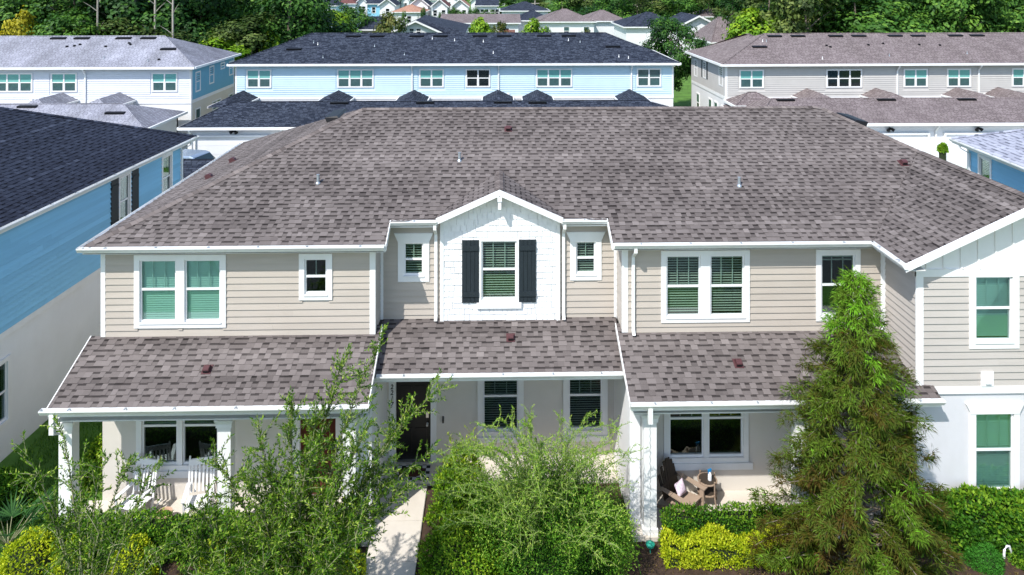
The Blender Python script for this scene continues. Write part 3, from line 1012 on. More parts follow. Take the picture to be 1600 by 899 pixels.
# ------------------------------------------------------------------ roofs of the townhouse
roof = MB()
roof.face([(-9.75, EY, EZ), (-2.66, EY, EZ), (-2.66, .39, zm_(.39)), (-1.5, .39, zm_(.39)), (-1.5, .524, zm_(.524)), (.06, 2.138, 7.40), (1.62, .524, zm_(.524)), (1.62, .39, zm_(.39)), (2.76, .39, zm_(.39)), (2.76, EY, EZ), (9.08, EY, EZ), (WX, 2.85, zm_(2.85)), (RX1, RY, zm_(RY)), (RX0, RY, zm_(RY))])
roof.face([(-9.75, EY, EZ), (RX0, RY, zm_(RY)), (-9.75, 10.15, EZ)])
roof.face([(-9.75, 10.15, EZ), (RX0, RY, zm_(RY)), (RX1, RY, zm_(RY)), (15.12, 10.15, EZ)])
roof.face([(9.08, -1.72, EZ), (WX, -1.72, 7.704), (WX, 2.85, 7.704), (9.08, EY, EZ)])
roof.face([(15.12, -1.72, EZ), (15.12, 10.15, EZ), (RX1, RY, zm_(RY)), (WX, 2.85, 7.704), (WX, -1.72, 7.704)])
for sx, x0 in ((1, -1.5), (-1, 1.62)):
    yv = lambda z: EY + (z - EZ) / PT
    roof.face([(x0, .33, 6.706), (.06, .33, 7.40), (.06, yv(7.40), 7.40), (x0, yv(6.706), 6.706)])
ROOF = roof.build('roof', 'deck', TH)
# soffits
for (x0, x1, y0, y1, z) in ((-9.75, -2.68, -.35, 0, 6.16), (2.78, 9.4, -.35, 0, 6.16), (-2.66, -1.46, .39, .74, 6.50), (1.6, 2.76, .39, .74, 6.50), (9.08, 9.53, -1.7, -.36, 6.16), (-9.75, -9.5, 0, 10, 6.16)):
    MB().box(x0, x1, y0, y1, z, z + .015).build('soffit', 'soffit', TH)
MB().fbox(frame(0, EY, 1, 0), -9.75, -2.66, 6.15, 6.325, -.02, 0).build('fascia', 'white', TH)
MB().fbox(frame(0, EY, 1, 0), 2.76, 9.08, 6.15, 6.325, -.02, 0).build('fascia', 'white', TH)
MB().fbox(frame(0, .39, 1, 0), -2.64, -1.5, 6.47, 6.64, -.02, 0).build('fascia', 'white', TH)
MB().fbox(frame(0, .39, 1, 0), 1.62, 2.74, 6.47, 6.64, -.02, 0).build('fascia', 'white', TH)
MB().box(9.08, 9.10, -1.72, EY - .02, 6.15, 6.325).build('fascia', 'white', TH)
MB().box(-9.77, -9.75, EY, 10.1, 6.15, 6.33).build('fascia', 'white', TH)
# rake boards
for x, in ((-2.66,), (2.74,)):
    rk = MB().hexa([(x, EY, EZ - .16), (x + .02, EY, EZ - .16), (x + .02, .39, zm_(.39) - .16), (x, .39, zm_(.39) - .16), (x, EY, EZ + .012), (x + .02, EY, EZ + .012), (x + .02, .39, zm_(.39) + .012), (x, .39, zm_(.39) + .012)])
    rk.build('rake_board', 'white', TH)


def gable_rake(y, xc, zc, x0, p, hgt, thick, drop=0.):
    for s in (-1, 1):
        xe = xc + s * abs(x0 - xc)
        ze = zc - p * abs(x0 - xc)
        m = MB()
        m.prism([(xc, y, zc + .015), (xe, y, ze + .015), (xe, y, ze - hgt + .0), (xc, y, zc - hgt)], (0, -thick, 0))
        m.build('rake_board', 'white', TH)


gable_rake(.33, .06, 7.40, -1.52, .445, .14, .03)
gable_rake(-1.72, WX, 7.704, 9.05, .455, .17, .03)
# gable soffits
for (xc, zc, xe, p, ya, yb) in ((.06, 7.40, -1.5, .445, .33, .66), (WX, 7.704, 9.1, .455, -1.72, -1.34)):
    for s in (-1, 1):
        x1 = xc + s * abs(xe - xc); z1 = zc - p * abs(xe - xc)
        m = MB(); m.hexa([(xc, ya, zc - .12), (x1, ya, z1 - .12), (x1, yb, z1 - .12), (xc, yb, zc - .12), (xc, ya, zc - .10), (x1, ya, z1 - .10), (x1, yb, z1 - .10), (xc, yb, zc - .10)])
        m.build('soffit', 'soffit', TH)

EV = .131
def spans_main(v):
    Y = EY + v
    l = -9.75 + v * (RX0 + 9.75) / (RY - EY)
    r_ = 9.08 + v * PT / .455 if Y < 2.85 else WX + (RX1 - WX) * (Y - 2.85) / (RY - 2.85)
    if Y < .39:
        return [(l, -2.66), (2.76, r_)]
    g = (7.40 - zm_(Y)) / .445
    if g > .03:
        return [(l, .06 - g), (.06 + g, r_)]
    return [(l, r_)]


tabs = shingle_field((0, EY, EZ), (1, 0, 0), (0, 1, PT), RY - EY, EV, spans_main)
tabs += shingle_field((-9.75, EY, EZ), (0, 1, 0), (1, 0, .407), 5.55, .132, lambda v: [(v * .946, 10.5 - v * .946)])
tabs += shingle_field((9.08, -1.72, EZ), (0, 1, 0), (1, 0, .455), 3.02, .130, lambda v: [(0, 1.37 + v * .455 / .43)])
for s, x0 in ((1, -1.5), (-1, 1.62)):
    tabs += shingle_field((x0, .33, 6.706), (0, 1, 0), (s, 0, .445), 1.56, .130, lambda v: [(0, .194 + v * 1.035)])
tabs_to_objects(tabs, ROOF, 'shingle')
cap_line(ROOF, (-9.7, EY + .05, EZ + .02), (RX0, RY, zm_(RY)))
cap_line(ROOF, (RX0, RY, zm_(RY)), (RX1, RY, zm_(RY)))
cap_line(ROOF, (WX, 2.85, 7.704), (RX1, RY, zm_(RY)))
cap_line(ROOF, (WX, -1.70, 7.704), (WX, 2.85, 7.704))
cap_line(ROOF, (.06, .34, 7.40), (.06, 2.1, 7.40), w=.10)

# lower roofs: left porch, middle, right porch
LR = MB()
pz = lambda Y: 4.05 + .436 * Y
LR.hexa([(-9.76, -1.66, pz(-1.66) - .10), (-2.83, -1.66, pz(-1.66) - .10), (-2.83, .0, pz(0) - .10), (-9.76, .0, pz(0) - .10), (-9.76, -1.66, pz(-1.66)), (-2.83, -1.66, pz(-1.66)), (-2.83, .0, pz(0)), (-9.76, .0, pz(0))])
LR.hexa([(-2.98, 0, pz(0) - .1), (-2.83, 0, pz(0) - .1), (-2.83, .22, pz(.22) - .1), (-2.98, .22, pz(.22) - .1), (-2.98, 0, pz(0)), (-2.83, 0, pz(0)), (-2.83, .22, pz(.22)), (-2.98, .22, pz(.22))])
qz = lambda Y: 4.05 - .417 * (.74 - Y)
LR.hexa([(-2.95, -.71, qz(-.71) - .08), (3.02, -.71, qz(-.71) - .08), (3.02, .74, qz(.74) - .08), (-2.95, .74, qz(.74) - .08), (-2.95, -.71, qz(-.71)), (3.02, -.71, qz(-.71)), (3.02, .74, qz(.74)), (-2.95, .74, qz(.74))])
LR.hexa([(2.94, -1.66, pz(-1.66) - .13), (9.90, -1.66, pz(-1.66) - .13), (9.90, -1.34, pz(-1.34) - .13), (2.94, -1.34, pz(-1.34) - .13), (2.94, -1.66, pz(-1.66) - .03), (9.90, -1.66, pz(-1.66) - .03), (9.90, -1.34, pz(-1.34) - .03), (2.94, -1.34, pz(-1.34) - .03)])
LR.hexa([(2.94, -1.34, pz(-1.34) - .13), (9.53, -1.34, pz(-1.34) - .13), (9.53, 0, pz(0) - .13), (2.94, 0, pz(0) - .13), (2.94, -1.34, pz(-1.34) - .03), (9.53, -1.34, pz(-1.34) - .03), (9.53, 0, pz(0) - .03), (2.94, 0, pz(0) - .03)])
LR.hexa([(2.94, 0, pz(0) - .13), (3.07, 0, pz(0) - .13), (3.07, .22, pz(.22) - .13), (2.94, .22, pz(.22) - .13), (2.94, 0, pz(0) - .03), (3.07, 0, pz(0) - .03), (3.07, .22, pz(.22) - .03), (2.94, .22, pz(.22) - .03)])
PORCH = LR.build('porch_roof', 'deck', TH)
tb1 = shingle_field((0, -1.66, pz(-1.66)), (1, 0, 0), (0, 1, .436), 1.66, EV, lambda v: [(-9.76, -2.83)], wr=(.10, .21))
tb1 += shingle_field((0, 0, pz(0)), (1, 0, 0), (0, 1, .436), .22, EV, lambda v: [(-2.95, -2.83)])
tb2 = shingle_field((0, -.71, qz(-.71)), (1, 0, 0), (0, 1, .417), 1.44, EV, lambda v: [(-2.90, 3.0)], wr=(.10, .21))
tb3 = shingle_field((0, -1.66, pz(-1.66) - .03), (1, 0, 0), (0, 1, .436), 1.66, EV, lambda v: [(2.94, 9.90 if v < .30 else 9.51)], wr=(.10, .21))
tb3 += shingle_field((0, 0, pz(0) - .03), (1, 0, 0), (0, 1, .436), .22, EV, lambda v: [(2.94, 3.04)])
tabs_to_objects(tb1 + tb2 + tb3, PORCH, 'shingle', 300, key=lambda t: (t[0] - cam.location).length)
# metal edge along the porch rakes
for x, dz in ((-9.785, 0), (-2.832, 0), (2.915, -.03)):
    y1 = 0 if x < -5 else .22
    rk = MB().hexa([(x, -1.66, pz(-1.66) - .11 + dz), (x + .022, -1.66, pz(-1.66) - .11 + dz), (x + .022, y1, pz(y1) - .11 + dz), (x, y1, pz(y1) - .11 + dz),
             (x, -1.66, pz(-1.66) + .012 + dz), (x + .022, -1.66, pz(-1.66) + .012 + dz), (x + .022, y1, pz(y1) + .012 + dz), (x, y1, pz(y1) + .012 + dz)])
    rk.build('rake_board', 'white', TH)
# porch gable ends, left outer end closed under the roof
MB().prism([(-9.70, -1.3, 2.95), (-9.70, 0, 2.95), (-9.70, 0, pz(0) - .11), (-9.70, -1.3, pz(-1.3) - .11)], (.05, 0, 0)).build('porch_gable', 'white', TH)
for xx in (-2.90, 3.07):
    MB().prism([(xx, -1.3, 2.96), (xx, .9, 2.96), (xx, .22, pz(.22) - .14), (xx, -1.3, pz(-1.3) - .14)], (-.05 if xx < 0 else .05, 0, 0)).build('porch_gable', 'stucco', TH)

# gutters and fascia
fp = frame(0, -1.66, 1, 0)
fq = frame(0, -.71, 1, 0)
MB().fbox(fp, -9.76, -2.83, 3.14, 3.325, -.02, 0).build('fascia', 'white', TH)
MB().fbox(fp, 2.94, 9.90, 3.11, 3.295, -.02, 0).build('fascia', 'white', TH)
MB().fbox(fq, -2.86, 2.94, 3.27, 3.445, -.02, 0).build('fascia', 'white', TH)
for (x0, x1, y0, y1, z) in ((-9.76, -2.85, -1.64, -1.33, 3.14), (2.95, 9.5, -1.64, -1.33, 3.11), (-2.86, 2.94, -.69, -.53, 3.27)):
    MB().box(x0, x1, y0, y1, z, z + .012).build('soffit', 'soffit', TH)
FE = frame(0, EY, 1, 0)
gutter(TH, FE, -9.85, -2.68, 6.33)
gutter(TH, FE, 2.80, 9.00, 6.33)
gutter(TH, frame(0, .39, 1, 0), -2.64, -1.50, 6.655, hang=.6)
gutter(TH, frame(0, .39, 1, 0), 1.62, 2.74, 6.655, hang=.6)
gutter(TH, fp, -9.88, -2.80, 3.335)
gutter(TH, fq, -2.80, 2.93, 3.455)
gutter(TH, fp, 2.93, 9.92, 3.305)
gutter(TH, frame(9.08, EY, 0, -1), .0, 1.42, 6.33, hang=.7)
gutter(TH, frame(-9.75, 10.1, 0, -1), 0, 10.5, 6.33)
downspout(TH, FR, -1.55, 6.54, 4.06, .36, bwall=.03)
downspout(TH, FR, 1.68, 6.54, 4.06, .36, bwall=.03)
downspout(TH, F0, 3.31, 6.22, 4.02, .36, bwall=.03)
el = MB()
el.hexa([(3.32, -1.75, 3.05), (3.42, -1.75, 3.05), (3.42, -1.67, 3.05), (3.32, -1.67, 3.05), (3.32, -1.75, 3.2), (3.42, -1.75, 3.2), (3.42, -1.67, 3.2), (3.32, -1.67, 3.2)])
el.hexa([(3.32, -1.75, 2.86), (3.42, -1.75, 2.86), (3.42, -1.67, 2.86), (3.32, -1.67, 2.86), (3.32, -1.75, 3.05), (3.42, -1.75, 3.05), (3.42, -1.67, 3.05), (3.32, -1.67, 3.05)])
el.build('gutter_outlet', 'gutter', TH)
el = MB().hexa([(-9.68, -1.75, 2.8), (-9.58, -1.75, 2.8), (-9.58, -1.67, 2.8), (-9.68, -1.67, 2.8), (-9.68, -1.75, 3.23), (-9.58, -1.75, 3.23), (-9.58, -1.67, 3.23), (-9.68, -1.67, 3.23)])
el.hexa([(-9.68, -1.42, 2.6), (-9.58, -1.42, 2.6), (-9.58, -1.34, 2.6), (-9.68, -1.34, 2.6), (-9.68, -1.75, 2.8), (-9.58, -1.75, 2.8), (-9.58, -1.67, 2.8), (-9.68, -1.67, 2.8)])
el.build('gutter_outlet', 'gutter', TH)

# vents
dn = Vector((0, -1, -PT))
for (px, py) in ((794, 203), (1411, 256)):
    hood_vent(TH, on_main(px, py), dn)
for (px, py) in ((497, 287), (718, 252), (1155, 291)):
    pipe_vent(TH, on_main(px, py) - Vector((0, 0, .02)))
for (x, y, z) in ((-6.65, -.86, pz(-.86)), (.33, .16, qz(.16)), (5.62, -.83, pz(-.83) - .03)):
    hood_vent(TH, (x, y, z), dn, s=.95)
for Y in (3.1, 4.9):
    X = -8.2
    hood_vent(TH, (X, Y, EZ + .407 * (X + 9.75)), (-1, 0, -.407))
box_vent(TH, (-5.3, 5.5, EZ + .407 * 4.45 + .02), (0, 1, 0), (1, 0, .407), 1.3, .4, .17)
box_vent(TH, (11.5, 5.2, 8.59 - .455 * 1.3 + .02), (0, 1, 0), (-1, 0, .455), 1.3, .4, .17)


# ------------------------------------------------------------------ neighbours and rows behind
def hip_roof(parent, x0, x1, y0, y1, ez, rise, hl, hr, mf, ms, ov=.4, fasc=True, name='roof'):
    """hip roof over the rectangle x0..x1, y0..y1 (walls); hl/hr: how far the ridge ends sit in from the eaves"""
    X0, X1, Y0, Y1 = x0 - ov, x1 + ov, y0 - ov, y1 + ov
    ym = (Y0 + Y1) / 2
    rz = ez + rise
    a, b = (X0 + hl, ym, rz), (X1 - hr, ym, rz)
    m = MB()
    m.face([(X0, Y0, ez), (X1, Y0, ez), b, a], 0)
    m.face([(X1, Y1, ez), (X0, Y1, ez), a, b], 0)
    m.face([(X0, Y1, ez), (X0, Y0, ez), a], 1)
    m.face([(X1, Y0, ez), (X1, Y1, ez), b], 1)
    m.face([(X0, Y0, ez - .02), (X0, Y1, ez - .02), (X1, Y1, ez - .02), (X1, Y0, ez - .02)], 0)
    r_ = m.build(name, [mf, ms], parent)
    if fasc:
        for q in ((X0 - .03, X1 + .03, Y0 - .12, Y0), (X0 - .03, X1 + .03, Y1, Y1 + .12), (X0 - .12, X0, Y0, Y1), (X1, X1 + .12, Y0, Y1)):
            MB().box(*q, ez - .15, ez + .01).build('gutter', 'gutter', parent)
        # cap line along hips and ridge
        c = MB()
        for p, q in ((a, b), ((X0, Y0, ez), a), ((X1, Y0, ez), b)):
            c.tube([Vector(p) + Vector((0, 0, .01)), Vector(q) + Vector((0, 0, .01))], .05, 5)
        c.build('ridge_cap', mf, r_)
    return r_


def front_spout(parent, x, zt, zb, y=0.):
    m = MB()
    m.box(x - .05, x + .05, y - .42, y - .34, zt - .22, zt)
    m.hexa([(x - .05, y - .12, zt - .5), (x + .05, y - .12, zt - .5), (x + .05, y - .04, zt - .5), (x - .05, y - .04, zt - .5), (x - .05, y - .42, zt - .2), (x + .05, y - .42, zt - .2), (x + .05, y - .34, zt - .2), (x - .05, y - .34, zt - .2)])
    m.box(x - .05, x + .05, y - .12, y - .04, zb, zt - .5)
    return m.build('downspout', 'gutter', parent)


def row_building(label, loc, rz, w, d, ez, rise, hl, hr, mf, ms, mrf, mrs, wins=(), spouts=(), side=(), vents=(), band=3.62, flood=(), mlow='white_far', mlow_s='cream_far'):
    T = thing('townhouse', label, 'townhouse', loc, rz)
    F = frame(0, 0, 1, 0); FLf = frame(0, d, 0, -1); FRt = frame(w, 0, 0, 1)
    W = MB().box(0, w, 0, .2, band, ez).build('wall', mf, T)
    MB().box(0, .2, .2, d, band, ez).build('wall', ms, T); MB().box(w - .2, w, .2, d, band, ez).build('wall', ms, T)
    MB().box(0, w, d, d + .2, 0, ez).build('wall', mf, T)
    MB().box(0, w, 0, .2, 0, band).build('wall', mlow, T)
    MB().box(0, .2, .2, d, 0, band).build('wall', mlow_s, T); MB().box(w - .2, w, .2, d, 0, band).build('wall', mlow_s, T)
    clad(W, F, .1, w - .1, band + .12, ez - .02, [(c - (n * .88) / 2 - .1, c + (n * .88) / 2 + .1, 4.4, 5.7) for c, n, *_ in wins], mf, single=False, lip=.05)
    clad(W, FRt, .1, d - .1, band + .12, ez - .02, [], ms, single=False)
    clad(W, FLf, .1, d - .1, band + .12, ez - .02, [], ms, single=False)
    t = MB()
    t.fbox(F, -.02, w + .02, band - .12, band + .12, 0, .04); t.fbox(FRt, 0, d, band - .12, band + .12, 0, .04); t.fbox(FLf, 0, d, band - .12, band + .12, 0, .04)
    t.build('trim_board', 'white', T)
    for FF, aa in ((F, 0), (F, w - .12), (FRt, 0), (FLf, d - .12)):
        MB().fbox(FF, aa, aa + .12, band + .12, ez - .01, 0, .035).build('corner_board', 'white', T)
    hip_roof(T, 0, w, 0, d, ez, rise, hl, hr, mrf, mrs)
    for c, n, *k in wins:
        far_window(T, F, c, n, 4.47, 5.66, mats=k[0] if k else ('pane_teal', 'pane_dark'))
    for x in spouts:
        front_spout(T, x, ez - .05, band)
    for s, c, n, z0, z1, sh in side:
        far_window(T, FRt if s == 'r' else FLf, c, n, z0, z1, w=.7, mats=('pane_dark', 'pane_black'), shutters=sh)
    p = rise / (d / 2 + .4)
    for x, v, wd in vents:
        box_vent(T, (x, -.4 + v, ez + p * v + .01), (1, 0, 0), (0, 1, p), wd, .34, .13)
    for x, v in flood:
        if v < 0:
            hood_vent(T, (x, -.4 - v, ez - p * v), (0, -1, -p), 'vent_black', .8)
        else:
            pipe_vent(T, (x, -.4 + v, ez + p * v), 'plastic_white' if random.random() < .5 else 'galv', .026, .17)
    # small exhaust hoods above the band
    for x in (w * .23, w * .62):
        MB().fbox(F, x - .1, x + .1, band + .12, band + .28, .03, .10).build('wall_vent', 'plastic_white', T)
    return T


TE, DK, BK = 'pane_teal', 'pane_dark', 'pane_black'
row_building('pale blue townhouse row with black shingle roof behind the front roof ridge', (-19.6, 36, 0), 0, 32.95, 8.8, 6.2, 1.9, 4.9, 4.9,
             'blue_pale', 'blue_pale', 'roof_navy', 'roof_navy_s',
             [(1.75, 2), (8.95, 3, (TE, DK)), (14.65, 2), (18.15, 2, (BK, BK)), (23.9, 3), (31.1, 2, (DK, DK))], (13.2, 19.7, 29.75),
             (('l', 2.2, 1, 4.4, 5.6, False),),
             [(3.85, 2.05, 1.15), (8.0, 4.15, 1.15), (9.9, 4.15, 1.15), (13.1, 4.15, 1.15), (15.0, 4.15, 1.15), (18.2, 4.15, 1.15), (20.15, 4.15, 1.15), (23.4, 4.15, 1.15), (25.4, 4.15, 1.15), (28.7, 2.35, 1.15)],
             flood=((6.4, .9), (12.5, 1.3), (19.3, 1.5), (10, 2.6), (14.4, 3.8), (16.2, 3.5), (18.5, 3.3), (25.3, 3.5), (26.2, 3.2), (28.9, .9), (29.6, .7), (5.1, 3.2), (5.5, 2.9)))
row_building('pale grey townhouse row with light grey roof and blue end wall, in front of woods', (-52.2, 34.4, 0), 0, 30, 8.2, 6.2, 1.85, 4.5, 4.2,
             'grey_siding', 'blue_end', 'roof_grey', 'roof_grey_s',
             [(17.3, 3), (20.9, 2), (28.1, 2), (13.2, 2)], (22.45,),
             (('r', 1.1, 1, 4.3, 5.6, False), ('r', 3.6, 1, 4.5, 5.7, False), ('r', 5.8, 1, 5.35, 5.7, False), ('r', 7.6, 1, 4.6, 5.6, False), ('r', 1.1, 1, 1.4, 2.9, False), ('r', 4.6, 2, 1.7, 2.9, False), ('r', 7.5, 1, 1.6, 2.9, False)),
             [(18.2, 4.0, 1.15), (20.0, 4.0, 1.15), (23.2, 4.0, 1.15), (25.1, 4.0, 1.15), (27.4, 2.35, 1.15)],
             flood=((19.6, -2.9), (20.1, -3.0), (20.4, -3.2), (22.5, -2.9), (24, -3.4), (24.2, -3.2), (27.4, -1.0), (23.3, 1.2), (26.7, .8)))
BG = row_building('beige townhouse row with brown roof in front of dense trees', (17.06, 35.08, 0), R(1.0), 32, 8.6, 6.2, 1.88, 5.0, 5.0,
             'beige_far', 'beige_far', 'roof_brown', 'roof_brown_s',
             [(1.95, 2), (9.0, 3, (BK, BK)), (14.5, 2), (17.85, 2), (22.9, 2)], (13.05, 19.35, 25.6),
             (('l', 7.6, 1, 4.5, 5.8, False), ('l', 3.6, 1, 4.5, 5.7, True), ('l', 1.2, 1, 4.3, 5.6, False), ('l', 6.4, 1, 1.2, 2.9, False), ('l', 5.0, 1, 1.3, 2.9, False), ('l', 1.8, 1, 1.4, 2.8, False)),
             [(5.3, 4.1, 1.15), (7.2, 4.1, 1.15), (10.3, 4.1, 1.15), (12.2, 4.1, 1.15), (15.2, 4.1, 1.15), (17.1, 4.1, 1.15), (20.2, 4.1, 1.15), (22.0, 4.1, 1.15), (3.4, 2.4, 1.15)],
             flood=((8.8, -2.7), (9.0, -2.5), (12.2, -2.8), (13.5, -3.0), (16.3, -2.8), (17.9, -2.7), (19.2, 1.4), (12.9, 1.1), (7.5, .7), (4.0, 3.4), (4.3, 3.4)), mlow_s='white_far')
# rear cross hip on the beige row
hip_roof(BG, 1.4, 7.0, 3.4, 10.2, 6.2, 1.70, 3.4, 3.4, 'roof_brown', 'roof_brown_s', fasc=False, name='rear_roof')
MB().box(1.5, 7.0, 8.83, 10.2, 0, 6.18).build('wall', 'beige_far', BG)


def garage_row(label, loc, w, d, ez, rise, hl, hr, mrf, mrs, doors=(), lamps=(), spouts=(), peaks=(), vents=(), dw=4.7, py=0.):
    T = thing('garage_row', label, 'garage', loc)
    F = frame(0, 0, 1, 0)
    MB().box(0, w, 0, .2, 0, ez - .05).build('wall', 'white_far', T)
    MB().box(0, .2, .2, d, 0, ez - .05).build('wall', 'white_far', T); MB().box(w - .2, w, .2, d, 0, ez - .05).build('wall', 'white_far', T)
    MB().box(0, w, d - .2, d, 0, ez - .06).build('wall', 'white_far', T)
    hip_roof(T, 0, w, 0, d, ez, rise, hl, hr, mrf, mrs)
    for c in doors:
        D = MB().fbox(F, c - dw / 2 - .12, c - dw / 2, 0, 2.42, 0, .16).fbox(F, c + dw / 2, c + dw / 2 + .12, 0, 2.42, 0, .16).fbox(F, c - dw / 2, c + dw / 2, 2.30, 2.42, 0, .16).build('garage_door', 'white', T)
        for k in range(4):
            MB().fbox(F, c - dw / 2, c + dw / 2, .02 + k * .57, .58 + k * .57, .005, .035).build('door_panel', 'white_far', D)
    for c in lamps:
        L = MB().fbox(F, c - .06, c + .06, 2.62, 2.76, 0, .06).build('flood_lamp', 'vent_black', T)
        for s in (-1, 1):
            mb = MB(); mb.tube([F(c + s * .05, 2.70, .06), F(c + s * .20, 2.58, .20)], [.06, .12], 8)
            mb.build('lamp_head', 'vent_black', L)
    for x in spouts:
        front_spout(T, x, ez - .05, .1)
    p = rise / (d / 2 + .4)
    for x, zp in peaks:
        m = MB()
        ym = d / 2
        m.face([(x - 1.15, ym, zp - .55), (x, ym + .9, zp), (x, d + 1.2, zp), (x - 1.15, d + 1.2, zp - .55)], 1)
        m.face([(x + 1.15, ym, zp - .55), (x + 1.15, d + 1.2, zp - .55), (x, d + 1.2, zp), (x, ym + .9, zp)], 1)
        m.face([(x - 1.15, ym, zp - .55), (x + 1.15, ym, zp - .55), (x, ym + .9, zp)], 0)
        m.build('breezeway_roof', [mrf, mrs], T)
        MB().box(x - 1.0, x + 1.0, d, d + 1.1, 0, zp - .62).build('breezeway', 'white_far', T)
        for s in (-1, 1):
            MB().box(x + s * 1.15 - .05, x + s * 1.15 + .05, ym + .3, d + 1.1, zp - .66, zp - .54).build('gutter', 'gutter', T)
    for x, v in vents:
        box_vent(T, (x, -.4 + v, ez + p * v + .01), (1, 0, 0), (0, 1, p), 1.25, .32, .14)
    return T


garage_row('white garage row with black hip roof in front of the pale blue townhouses', (-20.1, 29, 0), 32.6, 6.0, 2.98, 1.05, 2.2, 2.4, 'roof_navy', 'roof_navy_s',
           doors=[2.9 + k * 6.5 for k in range(5)], lamps=(3.0, 9.5, 16, 22.5), spouts=(.25, 6.15, 12.6, 19.2), peaks=[(1.1, 4.2), (8.2, 4.2), (13.85, 4.2), (20.15, 4.2), (23.1, 4.2), (30.1, 4.2)],
           vents=((9.2, 3.0), (15.1, 3.0), (20.5, 3.0), (22.9, 2.95)))
garage_row('white garage row with light grey roof left of the black garage roof', (-48.7, 28.2, 0), 26, 5.2, 3.05, 1.1, 2.8, 2.9, 'roof_grey', 'roof_grey_s',
           doors=[3 + k * 6.5 for k in range(4)], lamps=(), spouts=(), peaks=[(17.3, 4.35), (21.4, 4.35)], vents=((17.4, 2.5), (23.6, 1.7)))
garage_row('white garage row with brown roof in front of the beige townhouses', (17.2, 28.8, 0), 33, 6.0, 3.1, 1.05, 2.4, 2.4, 'roof_brown', 'roof_brown_s',
           doors=[2.6, 9.0, 14.6, 20.9], lamps=(8.7, 14.6, 21), spouts=(11.75, 17.9), peaks=[(6.0, 4.35), (11.25, 4.35), (17.5, 4.35), (20.7, 4.35)], vents=((10.0, 3.0), (15.7, 3.0), (2.9, 3.0)), dw=4.4)
PCH = thing('porch_canopy', 'small brown hip canopy at the end of the beige townhouses', 'canopy', (17.2, 32.9, 0))
hip_roof(PCH, 0, 3.0, 0, 2.1, 3.5, .75, 1.3, 1.5, 'roof_brown', 'roof_brown_s', ov=.2)
for x in (.1, 2.9):
    MB().box(x - .08, x + .08, .05, .2, 0, 3.48).build('post', 'white', PCH)

# blue neighbour on the left
LH = thing('townhouse', 'bright blue neighbouring townhouse on the left with black shingle roof and dark shutters', 'townhouse', (-12.46, 10.88, 0), R(-3.28))
FL = frame(0, 0, 0, 1)
lw1, lw2, lw3 = (-4.13, -3.58, 4.30, 5.93), (-1.42, -.82, 4.36, 5.90), (-9.75, -9.15, 1.02, 2.55)
w_ = wall(LH, 'wall', FL, -14, 0, 3.2, 6.18, [lw1, lw2], 'blue')
clad(w_, FL, -13.9, -.12, 3.40, 6.16, [lw1, lw2], 'blue', lip=.052)
wall(LH, 'wall', FL, -14, 0, 0, 3.2, [lw3], 'stucco_white')
MB().fbox(FL, -14, 0, 3.21, 3.395, 0, .045).build('trim_board', 'white', LH)
MB().fbox(FL, -.12, 0, 3.40, 6.18, 0, .034).build('corner_board', 'white', LH)
near_window(LH, FL, [lw1[:2]], lw1[2], lw1[3], .08, muntin=0, blind='none', glass='glass_dark')
near_window(LH, FL, [lw2[:2]], lw2[2], lw2[3], .09, muntin=0, blind='closed', blind_to=.72, glass='glass_dark')
near_window(LH, FL, [lw3[:2]], lw3[2], lw3[3], .12, muntin=0, blind='none', glass='glass_dark')
for a0 in (-4.64, -3.45):
    so = MB().fbox(FL, a0, a0 + .40, 4.24, 6.02, .025, .06).build('shutter', 'shutter', LH)
    for zz in (4.5, 5.7):
        MB().fbox(FL, a0 + .01, a0 + .39, zz, zz + .1, .06, .08).build('batten', 'shutter', so)
for (x0, x1, y0, y1) in ((-24, -.15, -.2, 0), (-24, -.15, -14, -13.8), (-24, -23.8, -13.8, -.2)):
    MB().box(x0, x1, y0, y1, 0, 6.18).build('wall', 'blue', LH)
rf = MB()
rf.face([(.4, -14.4, 6.33), (.4, .4, 6.33), (-7, -7, 9.516)])
rf.face([(.4, .4, 6.33), (-24.4, .4, 6.33), (-17, -7, 9.516), (-7, -7, 9.516)])
rf.face([(-24.4, -14.4, 6.33), (.4, -14.4, 6.33), (-7, -7, 9.516), (-17, -7, 9.516)])
LROOF = rf.build('roof', 'deck_navy', LH)
tl = shingle_field((.4, -14.4, 6.33), (0, 1, 0), (-1, 0, .4305), 7.4, .131, lambda v: [(v, 14.8 - v)], wr=(.10, .24), pr=.8)
lhm = Matrix.Translation((-12.46, 10.88, 0)) @ Matrix.Rotation(R(-3.28), 4, 'Z')
tabs_to_objects(tl, LROOF, 'shingle_navy', 300, key=lambda t: abs((lhm @ t[0]).x / ((lhm @ t[0]).y - CY) + .66) * 9 + (lhm @ t[0]).y * .12)
M['cap_navy'] = M['shingle_navy']
cap_line(LROOF, (.4, .4, 6.34), (-7, -7, 9.526), 'cap_navy')
MB().box(.36, .38, -14.4, .4, 6.15, 6.325).build('fascia', 'white', LH)
MB().box(0.0, .36, -14.4, .4, 6.17, 6.185).build('soffit', 'soffit', LH)
gutter(LH, frame(.39, -14.4, 0, 1), 0, 14.85, 6.33, hang=.95)
downspout(LH, FL, -.07, 6.22, .05, .40)
# its garage
LG = thing('garage', 'garage with black shingle roof behind the blue neighbouring house', 'garage', (-24.4, 13.5, 0))
hip_roof(LG, 0, 14, 0, 5.0, 3.1, 1.05, 2.6, 2.6, 'roof_navy', 'roof_navy_s')
for (x0, x1, y0, y1) in ((0, 14, 0, .2), (0, 14, 4.8, 5.0), (0, .2, .2, 4.8), (13.8, 14, .2, 4.8)):
    MB().box(x0, x1, y0, y1, 0, 3.07).build('wall', 'white_far', LG)

